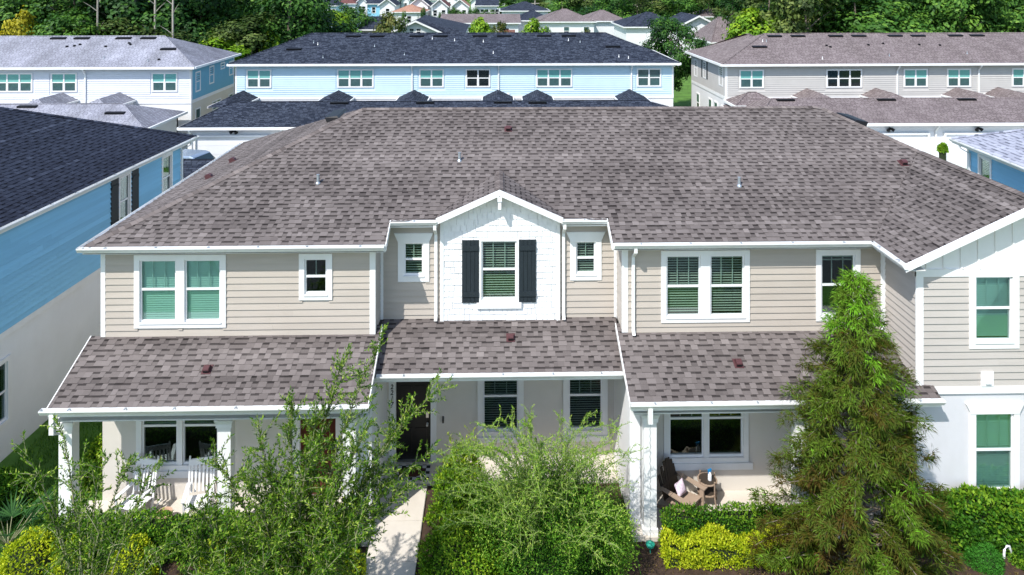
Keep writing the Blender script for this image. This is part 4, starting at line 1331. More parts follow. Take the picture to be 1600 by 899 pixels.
# blue neighbour on the right
RH = thing('townhouse', 'blue neighbouring townhouse with light grey roof at the right edge', 'townhouse', (18.3, 9.85, 0), R(-4.2))
FN = frame(0, 0, 0, -1)
rw = (.80, 1.42, 4.5, 5.9)
w_ = wall(RH, 'wall', FN, 0, 10.5, 3.2, 6.18, [rw], 'blue')
clad(w_, FN, .12, 10.4, 3.4, 6.16, [rw], 'blue')
wall(RH, 'wall', FN, 0, 10.5, 0, 3.2, [], 'stucco_white')
near_window(RH, FN, [rw[:2]], rw[2], rw[3], .1, muntin=0, blind='open', glass='glass_green')
MB().fbox(FN, 0, .12, 3.4, 6.18, 0, .034).build('corner_board', 'white', RH)
for (x0, x1, y0, y1) in ((.15, 22, -.2, 0), (.15, 22, -10.5, -10.3), (21.8, 22, -10.3, -.2)):
    MB().box(x0, x1, y0, y1, 0, 6.18).build('wall', 'blue', RH)
rf = MB()
rf.face([(-.4, .4, 6.33), (-.4, -10.9, 6.33), (5.25, -5.25, 8.76)])
rf.face([(-.4, .4, 6.33), (5.25, -5.25, 8.76), (17, -5.25, 8.76), (22.4, .4, 6.33)])
rf.face([(-.4, -10.9, 6.33), (22.4, -10.9, 6.33), (17, -5.25, 8.76), (5.25, -5.25, 8.76)])
RROOF = rf.build('roof', 'deck', RH)
tl = shingle_field((-.4, -10.9, 6.33), (0, 1, 0), (1, 0, .43), 5.65, .131, lambda v: [(v, 11.3 - v)], wr=(.14, .34))
tabs_to_objects(tl, RROOF, 'shingle_grey')
M['cap_grey'] = M['shingle_grey']
cap_line(RROOF, (-.4, .4, 6.34), (5.25, -5.25, 8.77), 'cap_grey')
MB().box(-.38, -.36, -10.9, .4, 6.15, 6.325).build('fascia', 'white', RH)
MB().box(-.36, 0.0, -10.9, .4, 6.17, 6.185).build('soffit', 'soffit', RH)
gutter(RH, frame(-.39, .4, 0, -1), 0, 11.3, 6.33, hang=.95)
downspout(RH, FN, .2, 6.22, .05, .40)


# ------------------------------------------------------------------ far houses
def far_house(label, px0, px1, ey, Y, rise, mw, mr, kind='hip', d=9., n_win=2, mrs=None, zw=None, garage=False, group=None, dz=0., win=(BK, BK)):
    p0, p1 = at(px0, ey, Y), at(px1, ey, Y)
    w = p1.x - p0.x
    ez = p0.z + dz
    T = thing('house', label, 'house', (p0.x, Y, 0), 0, group)
    F = frame(0, 0, 1, 0)
    MB().box(.2, w - .2, 0, d, 0, ez).build('wall', mw, T)
    if kind == 'hip':
        h = min(w / 2 * .95, d / 2 + .3)
        hip_roof(T, .2, w - .2, 0, d, ez, rise, h, h, mr, mrs or mr, ov=.35)
    elif kind == 'side':
        m = MB()
        m.face([(-.2, -.4, ez), (w + .2, -.4, ez), (w + .2, d / 2, ez + rise), (-.2, d / 2, ez + rise)])
        m.face([(w + .2, d + .4, ez), (-.2, d + .4, ez), (-.2, d / 2, ez + rise), (w + .2, d / 2, ez + rise)])
        m.build('roof', mr, T)
        MB().box(-.2, w + .2, -.5, -.4, ez - .15, ez + .01).build('gutter', 'gutter', T)
        g = MB()
        for x in (.2, w - .4):
            g.prism([(x, 0, ez), (x, d, ez), (x, d / 2, ez + rise - .1)], (.2, 0, 0))
        g.build('gable_wall', mw, T)
    else:
        m = MB()
        m.face([(-.2, -.5, ez - .1), (w / 2, -.5, ez + rise), (w / 2, d, ez + rise), (-.2, d, ez - .1)])
        m.face([(w + .2, -.5, ez - .1), (w + .2, d, ez - .1), (w / 2, d, ez + rise), (w / 2, -.5, ez + rise)])
        m.build('roof', mr, T)
        MB().prism([(.2, 0, ez), (w - .2, 0, ez), (w / 2, 0, ez + rise - .1)], (0, .2, 0)).build('gable_wall', mw, T)
        for s in (-1, 1):
            MB().prism([(w / 2, -.52, ez + rise + .03), (w / 2 + s * (w / 2 + .22), -.52, ez - .07), (w / 2 + s * (w / 2 + .22), -.52, ez - .30), (w / 2, -.52, ez + rise - .2)], (0, -.06, 0)).build('rake_board', 'white', T)
    for k in range(n_win):
        c = w * (k + .5) / n_win + random.uniform(-.2, .2)
        zz = zw if zw is not None else ez - 2.1
        far_window(T, F, c, 2 if random.random() < .4 else 1, zz, zz + 1.25, mats=win)
    if garage:
        MB().fbox(F, w * .25, w * .75, .05, 2.2, .01, .06).build('garage_door', 'white', T)
    return T


H = 'houses of the far subdivision'
A = far_house('white house with black roof and front gable peeking over the blue townhouses', 606, 694, 52, 69, 1.55, 'white_far', 'roof_navy', 'gable', 12, 0)
for x in (2.7, 3.55):
    far_window(A, frame(0, 0, 1, 0), x + .2, 1, 5.75, 6.35, w=.5, cw=.08, mats=(BK, BK))
mm = MB(); mm.face([(3.4, 3, 7.4), (9.5, 9, 6.0), (9.5, 13, 6.0), (3.4, 12, 7.4)]); mm.face([(3.4, 3, 7.4), (6.9, 0, 5.9), (9.5, 0, 5.9), (9.5, 9, 6.0)])
mm.build('side_roof', 'roof_navy', A)
MB().box(7.0, 9.3, 2, 11, 0, 5.9).build('wall', 'white_far', A)
far_house('long white building with grey-brown roof beyond the blue townhouses', 688, 812, 36, 90, 1.1, 'white_far', 'roof_brown', 'side', 10, 3)
far_house('white house with brown hip roof right of the navy roofed house', 841, 930, 34, 92, 1.75, 'white_far', 'roof_brown', 'hip', 9, 3, win=(DK, BK))
far_house('low white house wing with brown hip roof beside a bare grey wall', 912, 980, 33, 97, 1.55, 'white_far', 'roof_brown', 'hip', 9, 0)
far_house('dark blue roofed white house left of the brown hip roof', 805, 862, 32, 99, 1.4, 'white_far', 'roof_navy', 'hip', 9, 1)
far_house('white house with navy hip roof behind the dark oak', 976, 1072, 42, 80, 1.75, 'white_far', 'roof_navy', 'hip', 10, 1)
far_house('white gable-fronted house just right of the dark oak', 1056, 1126, 42, 76, 1.5, 'white_far', 'roof_navy', 'gable', 9, 2)
far_house('grey-roofed house behind the trees above the beige townhouses', 1096, 1162, 26, 112, 1.5, 'cream_far', 'roof_brown', 'hip', 9, 0)
far_house('house with large grey-brown roof next to the right woods', 1112, 1172, 66, 62, 2.6, 'cream_far', 'roof_brown', 'hip', 8, 0)
far_house('small dark roofed house between two green trees', 563, 606, 46, 76, 1.5, 'cream_far', 'roof_navy', 'side', 8, 0)
far_house('white house with terracotta roof in the far subdivision', 612, 664, 19, 128, 1.3, 'white_far', 'roof_terra', 'hip', 9, 1)
far_house('pale blue house with grey roof left in the far subdivision', 489, 527, 9, 150, 1.6, 'blue_pale', 'roof_navy', 'hip', 9, 2)
far_house('white house with maroon roof in the far subdivision', 524, 556, 6, 158, 1.5, 'white_far', 'roof_red', 'hip', 9, 2)
far_house('narrow white house beside the blue one in the far subdivision', 556, 575, 5, 160, 1.6, 'white_far', 'roof_navy', 'gable', 9, 1)
far_house('blue house with one window in the far subdivision', 573, 597, 6, 146, 1.6, 'blue', 'roof_navy', 'side', 9, 1)
far_house('white gabled house with grey roof in the far subdivision', 592, 618, 8, 142, 1.5, 'white_far', 'roof_navy', 'gable', 9, 1)
far_house('tall white gabled house behind the terracotta roof', 640, 670, 8, 138, 1.8, 'white_far', 'roof_navy', 'gable', 9, 1)
far_house('white gabled house with two windows and cream garage door', 674, 700, 10, 136, 1.6, 'white_far', 'roof_red', 'gable', 9, 2, garage=True)
far_house('white gabled house right of the cream garage door', 705, 732, 10, 140, 1.6, 'white_far', 'roof_terra', 'gable', 9, 2)
far_house('white house with navy side roof in the far subdivision', 744, 778, 9, 138, 1.4, 'white_far', 'roof_navy', 'side', 9, 3)
far_house('white house with navy hip roof and terracotta strip', 783, 858, 17, 118, 1.55, 'white_far', 'roof_navy', 'hip', 10, 2)
for k, (a, b, y) in enumerate(((500, 520, 0), (530, 548, -2), (600, 622, 0), (626, 640, 1), (662, 690, 0), (735, 752, 2), (760, 790, -1), (690, 715, 0))):
    far_house('small %s-roofed white house on the farthest rise, %s from the left there' % (('navy', 'maroon', 'brown')[k % 3], ('first', 'second', 'third', 'fourth', 'sixth', 'seventh', 'eighth', 'fifth')[k]), a, b, y, 190 + 6 * k, 1.7, 'white_far', ('roof_navy', 'roof_red', 'roof_brown')[k % 3], 'gable' if k % 2 else 'hip', 9, 1, group=H)
# grey town garage behind the gap
GB = thing('fence', 'brick red fence panel in front of the long white building', 'fence', (at(779, 48, 84).x, 84, 0))
for k in range(14):
    MB().box(k * .17, k * .17 + .155, 0, .03, 0, 5.1).build('plank', 'fence', GB)
MB().box(0, 2.36, .03, .08, 4.6, 4.75).box(0, 2.36, .03, .08, 2.0, 2.15).build('rail', 'fence', GB)
# lattice tower and poles
TW = thing('billboard_tower', 'white steel frame tower rising behind the far trees', 'tower', (at(900, 8, 150).x, 150, 0))
for sx in (-1, 1):
    for sy in (-1, 1):
        MB().box(sx * 1.0 - .12, sx * 1.0 + .12, sy * 1.0 - .12, sy * 1.0 + .12, 0, 10.5).build('post', 'white', TW)
for k in range(5):
    MB().box(-1.0, 1.0, -1.12, -1.02, 4 + k * 1.4, 4.2 + k * 1.4).build('cross_beam', 'white', TW)
MB().box(-1.3, 1.3, -1.3, 1.3, 7.0, 7.3).build('platform', 'white', TW)
for n_, (px, py, Y) in enumerate(((996, 3, 118), (916, -3, 140), (836, 1, 132))):
    p = at(px, py, Y)
    PO = thing('utility_pole', ('pale wooden utility pole with crossarm left of the oak', 'utility pole right of the steel tower', 'utility pole behind the white houses')[n_], 'pole', (p.x, Y, 0))
    MB().tube([(0, 0, 0), (0, 0, p.z)], [.16, .11], 8).build('shaft', 'bark_pale', PO)
    MB().box(-.9, .9, -.06, .06, p.z - .7, p.z - .55).build('crossarm', 'bark_pale', PO)

# ------------------------------------------------------------------ vehicles in the alley
def suv(label, loc, rz, paint):
    T = thing('parked_car', label, 'car', loc, rz)
    w = .95
    prof = [(-2.35, .45), (-2.4, .95), (-2.25, 1.12), (-1.95, 1.85), (-1.7, 1.93), (.35, 1.93), (.6, 1.86), (1.2, 1.22), (2.2, 1.08), (2.42, .85), (2.42, .45)]
    m = MB()
    n = len(prof)
    rings = []
    for y, k, zz in ((-w, .93, .0), (-w * .93, 1, .0), (w * .93, 1, .0), (w, .93, .0)):
        rings.append([(x * (1 if abs(y) < w else .985), y * (1 if z < 1.2 else .86), z if abs(y) < w else .5 + (z - .45) * .93) for x, z in prof])
    for a in range(3):
        for i in range(n):
            j = (i + 1) % n
            m.face([rings[a][i], rings[a][j], rings[a + 1][j], rings[a + 1][i]])
    m.face(rings[0][::-1]); m.face(rings[3])
    m.build('body', paint, T)
    MB().hexa([(.62, -.70, 1.80), (1.20, -.80, 1.26), (1.20, .80, 1.26), (.62, .70, 1.80), (.65, -.70, 1.83), (1.23, -.80, 1.29), (1.23, .80, 1.29), (.65, .70, 1.83)]).build('windshield', 'car_glass', T)
    MB().hexa([(-2.26, -.72, 1.2), (-1.98, -.68, 1.80), (-1.98, .68, 1.80), (-2.26, .72, 1.2), (-2.29, -.72, 1.2), (-2.01, -.68, 1.80), (-2.01, .68, 1.80), (-2.29, .72, 1.2)]).build('rear_window', 'car_glass', T)
    for s in (-1, 1):
        for (x0, x1, t0, t1) in ((-1.85, -.75, -1.7, -.75), (-.65, .15, -.65, .15), (.25, 1.0, .25, .5)):
            MB().hexa([(x0, s * .93, 1.22), (x1, s * .93, 1.22), (x1, s * .955, 1.22), (x0, s * .955, 1.22), (t0, s * .80, 1.80), (t1, s * .80, 1.80), (t1, s * .835, 1.80), (t0, s * .835, 1.80)]).build('side_window', 'car_glass', T)
        MB().hexa([(.85, s * .95, 1.2), (1.0, s * .95, 1.2), (1.0, s * 1.17, 1.2), (.85, s * 1.17, 1.2), (.85, s * .95, 1.36), (.98, s * .95, 1.36), (.98, s * 1.15, 1.36), (.85, s * 1.15, 1.36)]).build('mirror', 'vent_black', T)
        MB().box(2.36, 2.44, s * .62 - .16, s * .62 + .16, .78, .95).build('headlight', 'metal', T)
        for x in (-1.5, 1.5):
            mb = MB(); mb.tube([(x, s * .74, .37), (x, s * .96, .37)], .37, 18)
            wh = mb.build('wheel', 'tyre', T)
            mb = MB(); mb.tube([(x, s * .95, .37), (x, s * .975, .37)], .24, 12)
            mb.build('rim', 'metal', wh)
    return T


suv('silver-blue car parked in the alley behind the blue neighbouring house', (-18.6, 26.3, 0), R(-14), 'car_paint')


# ------------------------------------------------------------------ foliage helpers
def unit(v):
    return v / np.maximum(np.linalg.norm(v, axis=1, keepdims=True), 1e-6)


def rdir(n):
    return unit(RNG.normal(size=(n, 3)))


def leaf_data(name, P, D, N, L, W, tone, mname, fold=.18):
    n = len(P)
    D = unit(D)
    S = unit(np.cross(D, N)); N = np.cross(S, D)
    L = np.broadcast_to(L, (n,))[:, None]; W = np.broadcast_to(W, (n,))[:, None]
    v = np.empty((n, 4, 3), np.float32)
    v[:, 0] = P
    v[:, 1] = P + D * L * .45 + S * W * .5 + N * W * fold
    v[:, 2] = P + D * L
    v[:, 3] = P + D * L * .45 - S * W * .5 + N * W * fold
    k = np.arange(n, dtype=np.int32)[:, None] * 4
    tri = np.concatenate([k + np.array([0, 1, 2]), k + np.array([0, 2, 3])], axis=1).reshape(-1)
    me = bpy.data.meshes.new(name)
    me.vertices.add(n * 4); me.vertices.foreach_set('co', v.reshape(-1))
    me.loops.add(n * 6); me.loops.foreach_set('vertex_index', tri.astype(np.int32))
    me.polygons.add(n * 2); me.polygons.foreach_set('loop_start', np.arange(0, n * 6, 3, dtype=np.int32))
    a = me.attributes.new('tone', 'FLOAT', 'POINT')
    a.data.foreach_set('value', np.repeat(np.clip(tone, 0, 1).astype(np.float32), 4))
    me.materials.append(M[mname])
    me.update(calc_edges=True)
    return me


def lump(p, f=1.0, ph=0.):
    return (np.sin(p[:, 0] * 2.1 * f + ph) * np.sin(p[:, 1] * 2.7 * f + 1.3 * ph) + np.sin(p[:, 2] * 3.1 * f + p[:, 0] * 1.7 * f + ph) + .6 * np.sin(p[:, 0] * 5.3 * f + 2 * ph) * np.sin(p[:, 2] * 4.7 * f)) / 2.6


def leaves_obj(name, parent, mesh):
    return tag(link(name, mesh, parent), kind='stuff')


def hedge(label, x0, x1, y0, y1, h, n, mname, L, W, cat='hedge', name='hedge', ph=0., group=None, z0=0., rough=.07, wave=.06):
    """leaf pieces over the faces of a clipped bush, around a solid dark core that stops see-through"""
    T = thing(name, label, cat, ((x0 + x1) / 2, (y0 + y1) / 2, z0), 0, group)
    lx, ly = (x1 - x0) / 2, (y1 - y0) / 2
    A = np.array([4 * lx * ly * 1.5, 2 * lx * h * 1.4, 2 * lx * h * .5, 2 * ly * h, 2 * ly * h])
    f = RNG.choice(5, n, p=A / A.sum())
    u, v = RNG.uniform(-1, 1, n), RNG.uniform(0, 1, n)
    P = np.zeros((n, 3)); N = np.zeros((n, 3))
    s = f == 0; P[s] = np.c_[u[s] * lx, (v[s] * 2 - 1) * ly, np.full(s.sum(), h)]; N[s] = (0, 0, 1)
    for i, (sg) in ((1, -1), (2, 1)):
        s = f == i; P[s] = np.c_[u[s] * lx, np.full(s.sum(), sg * ly), v[s] ** .8 * h]; N[s] = (0, sg, .25)
    for i, sg in ((3, -1), (4, 1)):
        s = f == i; P[s] = np.c_[np.full(s.sum(), sg * lx), u[s] * ly, v[s] * h]; N[s] = (sg, 0, .25)
    # round the edges
    ex = np.clip(np.abs(P[:, 0]) / lx, 0, 1) ** 8; ey = np.clip(np.abs(P[:, 1]) / ly, 0, 1) ** 4
    P[:, 2] -= (ex + ey) * h * .10 * (P[:, 2] / h)
    P[:, 2] *= 1 + wave * lump(np.c_[P[:, 0] * 1.9, P[:, 1], P[:, 0] * .8], 1, ph + .5)
    off = rough * lump(P * 2.2, 1, ph) + RNG.normal(0, .025, n) - np.abs(RNG.normal(0, .04, n))
    P += unit(N) * off[:, None]
    P[:, 2] = np.maximum(P[:, 2], .02)
    D = unit(N * .5 + rdir(n) * .9 + np.array([0, 0, .35]))
    NN = unit(N + rdir(n) * .7)
    tone = .42 + .2 * lump(P * 1.4, 1, ph + 2) + RNG.normal(0, .22, n) + .16 * (P[:, 2] > h * .85)  # top leaves coloured lighter: the sunlit top is put into the tone
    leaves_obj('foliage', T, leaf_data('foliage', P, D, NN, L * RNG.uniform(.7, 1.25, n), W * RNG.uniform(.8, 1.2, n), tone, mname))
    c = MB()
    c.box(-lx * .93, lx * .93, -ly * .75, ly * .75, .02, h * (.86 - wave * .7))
    c.build('dark_core', 'core', T)
    return T


def mound(label, c, r, n, mname, L, W, cat='shrub', name='shrub', ph=0., group=None, shell=.12, core=.72, up=.25, lumpy=.16):
    T = thing(name, label, cat, (c[0], c[1], 0), 0, group)
    rx, ry, rz = r
    d = rdir(n); d[:, 2] = np.abs(d[:, 2]) * 1.0 - .12
    k = 1 + lumpy * lump(d * 2.2, 1.2, ph) + RNG.normal(0, .03, n) - np.abs(RNG.normal(0, shell, n))
    P = d * k[:, None] * np.array([rx, ry, rz])
    P[:, 2] = np.maximum(P[:, 2] + c[2], .03)
    N = unit(d / np.array([rx, ry, rz]))
    D = unit(N * .5 + rdir(n) + np.array([0, 0, up]))
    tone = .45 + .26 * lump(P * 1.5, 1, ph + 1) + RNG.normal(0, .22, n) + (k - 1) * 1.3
    leaves_obj('foliage', T, leaf_data('foliage', P, D, unit(N + rdir(n) * .8), L * RNG.uniform(.6, 1.3, n), W * RNG.uniform(.8, 1.2, n), tone, mname))
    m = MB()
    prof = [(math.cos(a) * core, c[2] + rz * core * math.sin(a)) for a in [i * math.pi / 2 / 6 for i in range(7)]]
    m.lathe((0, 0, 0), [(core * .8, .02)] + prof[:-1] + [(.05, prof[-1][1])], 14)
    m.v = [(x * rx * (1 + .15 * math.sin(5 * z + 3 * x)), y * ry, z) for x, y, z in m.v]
    m.build('dark_core', 'core', T)  # solid dark core blocks the view through the leaves, no modelled twigs
    return T


def curve_pts(p0, p1, p2, n):
    t = np.linspace(0, 1, n)[:, None]
    return (1 - t) ** 2 * p0 + 2 * t * (1 - t) * p1 + t ** 2 * p2


def wispy(label, base, tips, mname, L=.085, W=.022, twigs=12, tw=(.3, .9), step=.034, leafstart=.35, name='young_tree', cat='tree', bend=.55, r0=.028, twig_mat='twig', tone0=.45, rise=.75):
    """slender multi-stem plant: long shoots to the given tips, side twigs and leaves along them"""
    T = thing(name, label, cat, tuple(base))
    base = np.array(base, float)
    st = MB()
    LP, LD, LT = [], [], []
    def run(path, t0, r_a, r_b, light):
        st.tube([tuple(p - base) for p in path], [r_a + (r_b - r_a) * i / (len(path) - 1) for i in range(len(path))], 5, cap=False)
        seg = np.linalg.norm(np.diff(path, axis=0), axis=1); L_ = seg.sum()
        n = max(2, int(L_ * (1 - t0) / step))
        ts = np.linspace(t0, 1, n)
        idx = np.clip((ts * (len(path) - 1)).astype(int), 0, len(path) - 2)
        fr = ts * (len(path) - 1) - idx
        pos = path[idx] + (path[idx + 1] - path[idx]) * fr[:, None]
        dr = unit(path[idx + 1] - path[idx])
        for k in range(2):
            LP.append(pos); LD.append(unit(dr * .75 + rdir(n) * .75 + np.array([0, 0, .12]))); LT.append(np.full(n, light) + RNG.normal(0, .24, n) + ts * .14)
    for tip in tips:
        tip = np.array(tip[:3], float)
        v = tip - base
        mid = base + np.array([v[0] * .35, v[1] * .35, v[2] * rise]) + RNG.normal(0, .12, 3)
        path = curve_pts(base + RNG.normal(0, .04, 3) * np.array([1, 1, 0]), mid, tip, 16)
        path[1:-1] += np.cumsum(RNG.normal(0, .012, (14, 3)), axis=0)
        ll = np.linalg.norm(v)
        run(path, leafstart, r0, .003, tone0)
        for k in range(twigs):
            t = RNG.uniform(.28, .96)
            i = int(t * 15); p = path[min(i, 15)]
            d = unit((path[min(i + 1, 15)] - path[max(i - 1, 0)])[None])[0]
            q = unit((d * .55 + RNG.normal(0, .62, 3) + np.array([0, 0, .22]))[None])[0]
            le = RNG.uniform(*tw) * (1.15 - .6 * t)
            e = p + q * le
            m = (p + e) / 2 + RNG.normal(0, .05, 3) + np.array([0, 0, .06])
            run(curve_pts(p, m, e, 6), .12, .006, .002, tone0 + .06)
    st.build('stem', twig_mat, T)
    P = np.concatenate(LP) - base; D = np.concatenate(LD); t = np.concatenate(LT); n = len(P)
    leaves_obj('foliage', T, leaf_data('foliage', P, D, rdir(n) + np.array([0, 0, .6]), L * RNG.uniform(.6, 1.25, n), W * RNG.uniform(.8, 1.25, n), t, mname))
    return T


# ------------------------------------------------------------------ garden in front
A_ = lambda px, py, Y: tuple(at(px, py, Y))
tipsB = [A_(548, 545, -4.0), A_(604, 508, -3.9), A_(703, 592, -3.6), A_(684, 690, -3.4), A_(655, 640, -3.7), A_(455, 622, -4.1), A_(505, 640, -4.4), A_(395, 655, -4.0), A_(580, 655, -4.5), A_(620, 720, -4.0),
         A_(330, 700, -4.2), A_(420, 700, -4.6), A_(480, 700, -4.9), A_(545, 720, -4.9), A_(380, 745, -4.9), A_(300, 790, -4.8), A_(450, 770, -5.2), A_(520, 790, -5.3), A_(595, 770, -4.8), A_(660, 760, -4.2),
         A_(350, 830, -5.4), A_(430, 840, -5.6), A_(500, 850, -5.6), A_(570, 840, -5.4), A_(260, 850, -5.2), A_(520, 890, -5.9), A_(400, 880, -5.8), A_(300, 840, -5.0), A_(330, 870, -5.3), A_(360, 890, -5.6), A_(280, 890, -5.4)]
wispy('large wispy olive-leaved tree with long shoots left of the front path', (-3.75, -4.35, 0), tipsB, 'leaf_olive', twigs=60, L=.076, W=.021, step=.023, tone0=.38)
tipsC = [A_(20, 692, -4.2), A_(28, 742, -4.4), A_(85, 652, -3.9), A_(160, 705, -4.2), A_(205, 715, -4.3), A_(252, 720, -4.1), A_(135, 690, -4.0), A_(120, 770, -4.6), A_(225, 790, -4.8), A_(170, 800, -5.0), A_(255, 870, -5.2)]
wispy('sparse young olive-leaved tree in front of the left porch column', (-7.4, -4.4, 0), tipsC, 'leaf_olive', twigs=26, L=.076, W=.021, step=.026, tone0=.38)

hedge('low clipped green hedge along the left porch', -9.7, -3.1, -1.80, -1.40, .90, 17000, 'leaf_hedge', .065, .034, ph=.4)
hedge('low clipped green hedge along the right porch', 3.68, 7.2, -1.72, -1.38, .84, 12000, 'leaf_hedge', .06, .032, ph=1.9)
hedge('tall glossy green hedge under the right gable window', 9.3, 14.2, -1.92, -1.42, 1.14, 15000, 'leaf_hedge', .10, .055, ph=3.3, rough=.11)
G = 'gold shrubs in the front bed'
for lab, (px, py, Y, rx, rz) in (('golden yellow shrub at the left front corner of the bed', (48, 862, -2.05, .68, 1.0)), ('small golden shrub under the left wispy tree', (112, 850, -2.15, .36, .92)), ('golden shrub in the middle of the left hedge', (208, 852, -2.15, .48, .95)),
                                 ('golden shrub at the right part of the left hedge', (345, 848, -2.15, .42, .98)),
                                 ('small golden shrub beside the path under the olive tree', (553, 850, -2.3, .26, .6))):
    p = at(px, py, Y)
    mound(lab, (p.x, Y, .05), (rx, .40, rz), int(5200 * rx), 'leaf_gold', .055, .03, ph=px * .01, group=G, name='golden_shrub', shell=.10)
hedge('left golden yellow shrub in front of the right porch hedge', 3.62, 5.50, -2.15, -1.72, .55, 9000, 'leaf_gold', .055, .03, cat='shrub', name='golden_shrub', ph=.6, group=G, rough=.18, wave=.3)
hedge('right golden yellow shrub beside the cypress', 5.58, 6.85, -2.15, -1.74, .64, 6500, 'leaf_gold', .055, .03, cat='shrub', name='golden_shrub', ph=2.6, group=G, rough=.18, wave=.3)
p = at(722, 740, -.75)
mound('upright bright yellow-green shrub right of the front path', (p.x - .05, -.75, .1), (.70, .55, 1.75), 10000, 'leaf_bright', .075, .03, ph=.7, name='upright_shrub', shell=.2, lumpy=.28, up=.8, core=.6)
wispy('bright green upright shoots rising from the shrub beside the path', (p.x + .05, -.72, .2), [A_(700, 678, -.7), A_(728, 668, -.8), A_(748, 690, -.6), A_(690, 705, -.9), A_(768, 705, -.8)], 'leaf_bright', twigs=9, tw=(.15, .4), L=.09, W=.02, name='upright_shrub', cat='shrub', tone0=.6)
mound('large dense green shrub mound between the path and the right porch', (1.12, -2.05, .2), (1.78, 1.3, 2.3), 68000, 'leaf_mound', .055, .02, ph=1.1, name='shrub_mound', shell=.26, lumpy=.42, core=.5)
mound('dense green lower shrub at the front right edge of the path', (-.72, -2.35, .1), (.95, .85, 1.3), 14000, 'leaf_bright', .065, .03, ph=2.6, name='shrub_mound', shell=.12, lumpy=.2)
tw = []
for k in range(96):
    px = 672 + 325 * random.random(); py = random.uniform(700, 895) if k % 4 else random.uniform(660, 730)
    tw.append(A_(px, py, random.uniform(-4.0, -2.0)))
wispy('tangle of thin arching pale green twigs over the large shrub mound', (.9, -2.4, .3), tw + [A_(985, 660, -2.0), A_(930, 650, -2.0), A_(880, 655, -2.2), A_(1012, 700, -1.9), A_(965, 690, -2.2)], 'leaf_mound', twigs=11, tw=(.25, .7), L=.055, W=.015, step=.034, twig_mat='twig_pale', name='arching_shrub', cat='shrub', r0=.005, tone0=.66, rise=1.02)
p = at(1545, 868, -2.05)
mound('low bright green juniper at the mulch edge on the right', (p.x - .16, -2.12, 0), (.40, .34, .40), 5000, 'leaf_juniper', .05, .014, ph=.2, name='juniper', shell=.15)
p = at(1600, 868, -2.1)
mound('small green groundcover clump at the right edge of the bed', (p.x + .1, -2.15, 0), (.4, .35, .35), 2200, 'leaf_hedge', .06, .03, ph=1.2, name='groundcover', shell=.15)

# bald cypress
def cypress(label, base, h, rb):
    T = thing('cypress_tree', label, 'tree', base)
    MB().tube([(0, 0, 0), (.03, 0, h * .5), (0, .02, h * .93)], [.10, .06, .012], 8).build('trunk', 'bark', T)
    br = MB()
    P, D, N, LL, TT = [], [], [], [], []
    nb = 270
    for k in range(nb):
        t = (k + .5) / nb
        z = .25 + t * (h - .35)
        rad = rb * (1 - t) ** .8 * random.uniform(.62, 1.15) + .10
        a = k * 2.399 + random.uniform(-.3, .3)
        dr = np.array([math.cos(a), math.sin(a), 0.])
        p0 = np.array([0, 0, z]); p2 = p0 + dr * rad + np.array([0, 0, rad * random.uniform(-.05, .28)])
        p1 = p0 + dr * rad * .55 + np.array([0, 0, rad * .32])
        path = curve_pts(p0, p1, p2, 8)
        br.tube([tuple(q) for q in path], [.016 * (1 - i / 8) + .003 for i in range(8)], 4, cap=False)
        nt = max(6, int(rad * 19))
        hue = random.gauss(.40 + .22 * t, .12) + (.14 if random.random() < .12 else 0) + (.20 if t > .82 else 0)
        for j in range(nt):
            s = random.uniform(.35, 1.03)
            i = min(int(s * 7), 6)
            c = path[i] + (path[i + 1] - path[i]) * (s * 7 - i) + RNG.normal(0, .05, 3)
            m = 11
            out = unit(dr[None] * .8 + RNG.normal(0, .75, (m, 3)) + np.array([0, 0, .15]))
            for q in range(2):
                # a frond: first piece leaves outwards, the second hangs from it
                if q == 0:
                    P.append(np.repeat(c[None], m, 0)); D.append(out); l = RNG.uniform(.06, .13, m); e = c + out * l[:, None] * .85
                else:
                    dd = unit(out * .75 + np.array([0, 0, -.5]) + RNG.normal(0, .15, (m, 3)))
                    P.append(e); D.append(dd); l = RNG.uniform(.08, .17, m)
                N.append(unit(dr[None] + np.array([0, 0, .8]) + RNG.normal(0, .4, (m, 3)))); LL.append(l); TT.append(np.full(m, hue) + RNG.normal(0, .14, m))
    br.build('branch', 'bark', T)
    P = np.concatenate(P); n = len(P)
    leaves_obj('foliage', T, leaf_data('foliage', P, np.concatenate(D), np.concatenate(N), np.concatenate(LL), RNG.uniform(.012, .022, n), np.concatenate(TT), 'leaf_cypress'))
    return T


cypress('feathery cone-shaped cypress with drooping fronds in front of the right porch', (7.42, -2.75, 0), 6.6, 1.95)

# plants in the gap on the left
PM = thing('palm', 'low fan palm in the shade between the houses', 'palm', A_(12, 835, -1.2)[:2] + (0,))
P, D, N = [], [], []
for k in range(16):
    a = k * 2.4; el = random.uniform(.35, 1.1); st_ = np.array([math.cos(a) * math.cos(el), math.sin(a) * math.cos(el), math.sin(el)]) * random.uniform(.5, .8)
    for j in range(13):
        f = (j - 6) / 6 * 1.2
        s_ = np.array([-math.sin(a), math.cos(a), 0.]); o_ = unit(st_[None])[0]
        d = o_ * math.cos(f) + s_ * math.sin(f) + np.array([0, 0, -.15])
        P.append(st_); D.append(d); N.append(np.array([0, 0, 1.]) - o_ * .3)
P, D, N = np.array(P), np.array(D), np.array(N)
leaves_obj('frond', PM, leaf_data('frond', P, D, N, RNG.uniform(.4, .6, len(P)), .04, RNG.uniform(0, 1, len(P)), 'leaf_palm'))
sm = MB()
for q in P[::13]:
    sm.tube([(0, 0, 0), tuple(q)], .01, 5)
sm.build('stem', 'twig', PM)
mound('round green bush at the far left below the neighbour wall', A_(6, 745, -.2)[:2] + (.1,), (.55, .5, .95), 4200, 'leaf_hedge', .08, .04, ph=.9, name='round_bush')
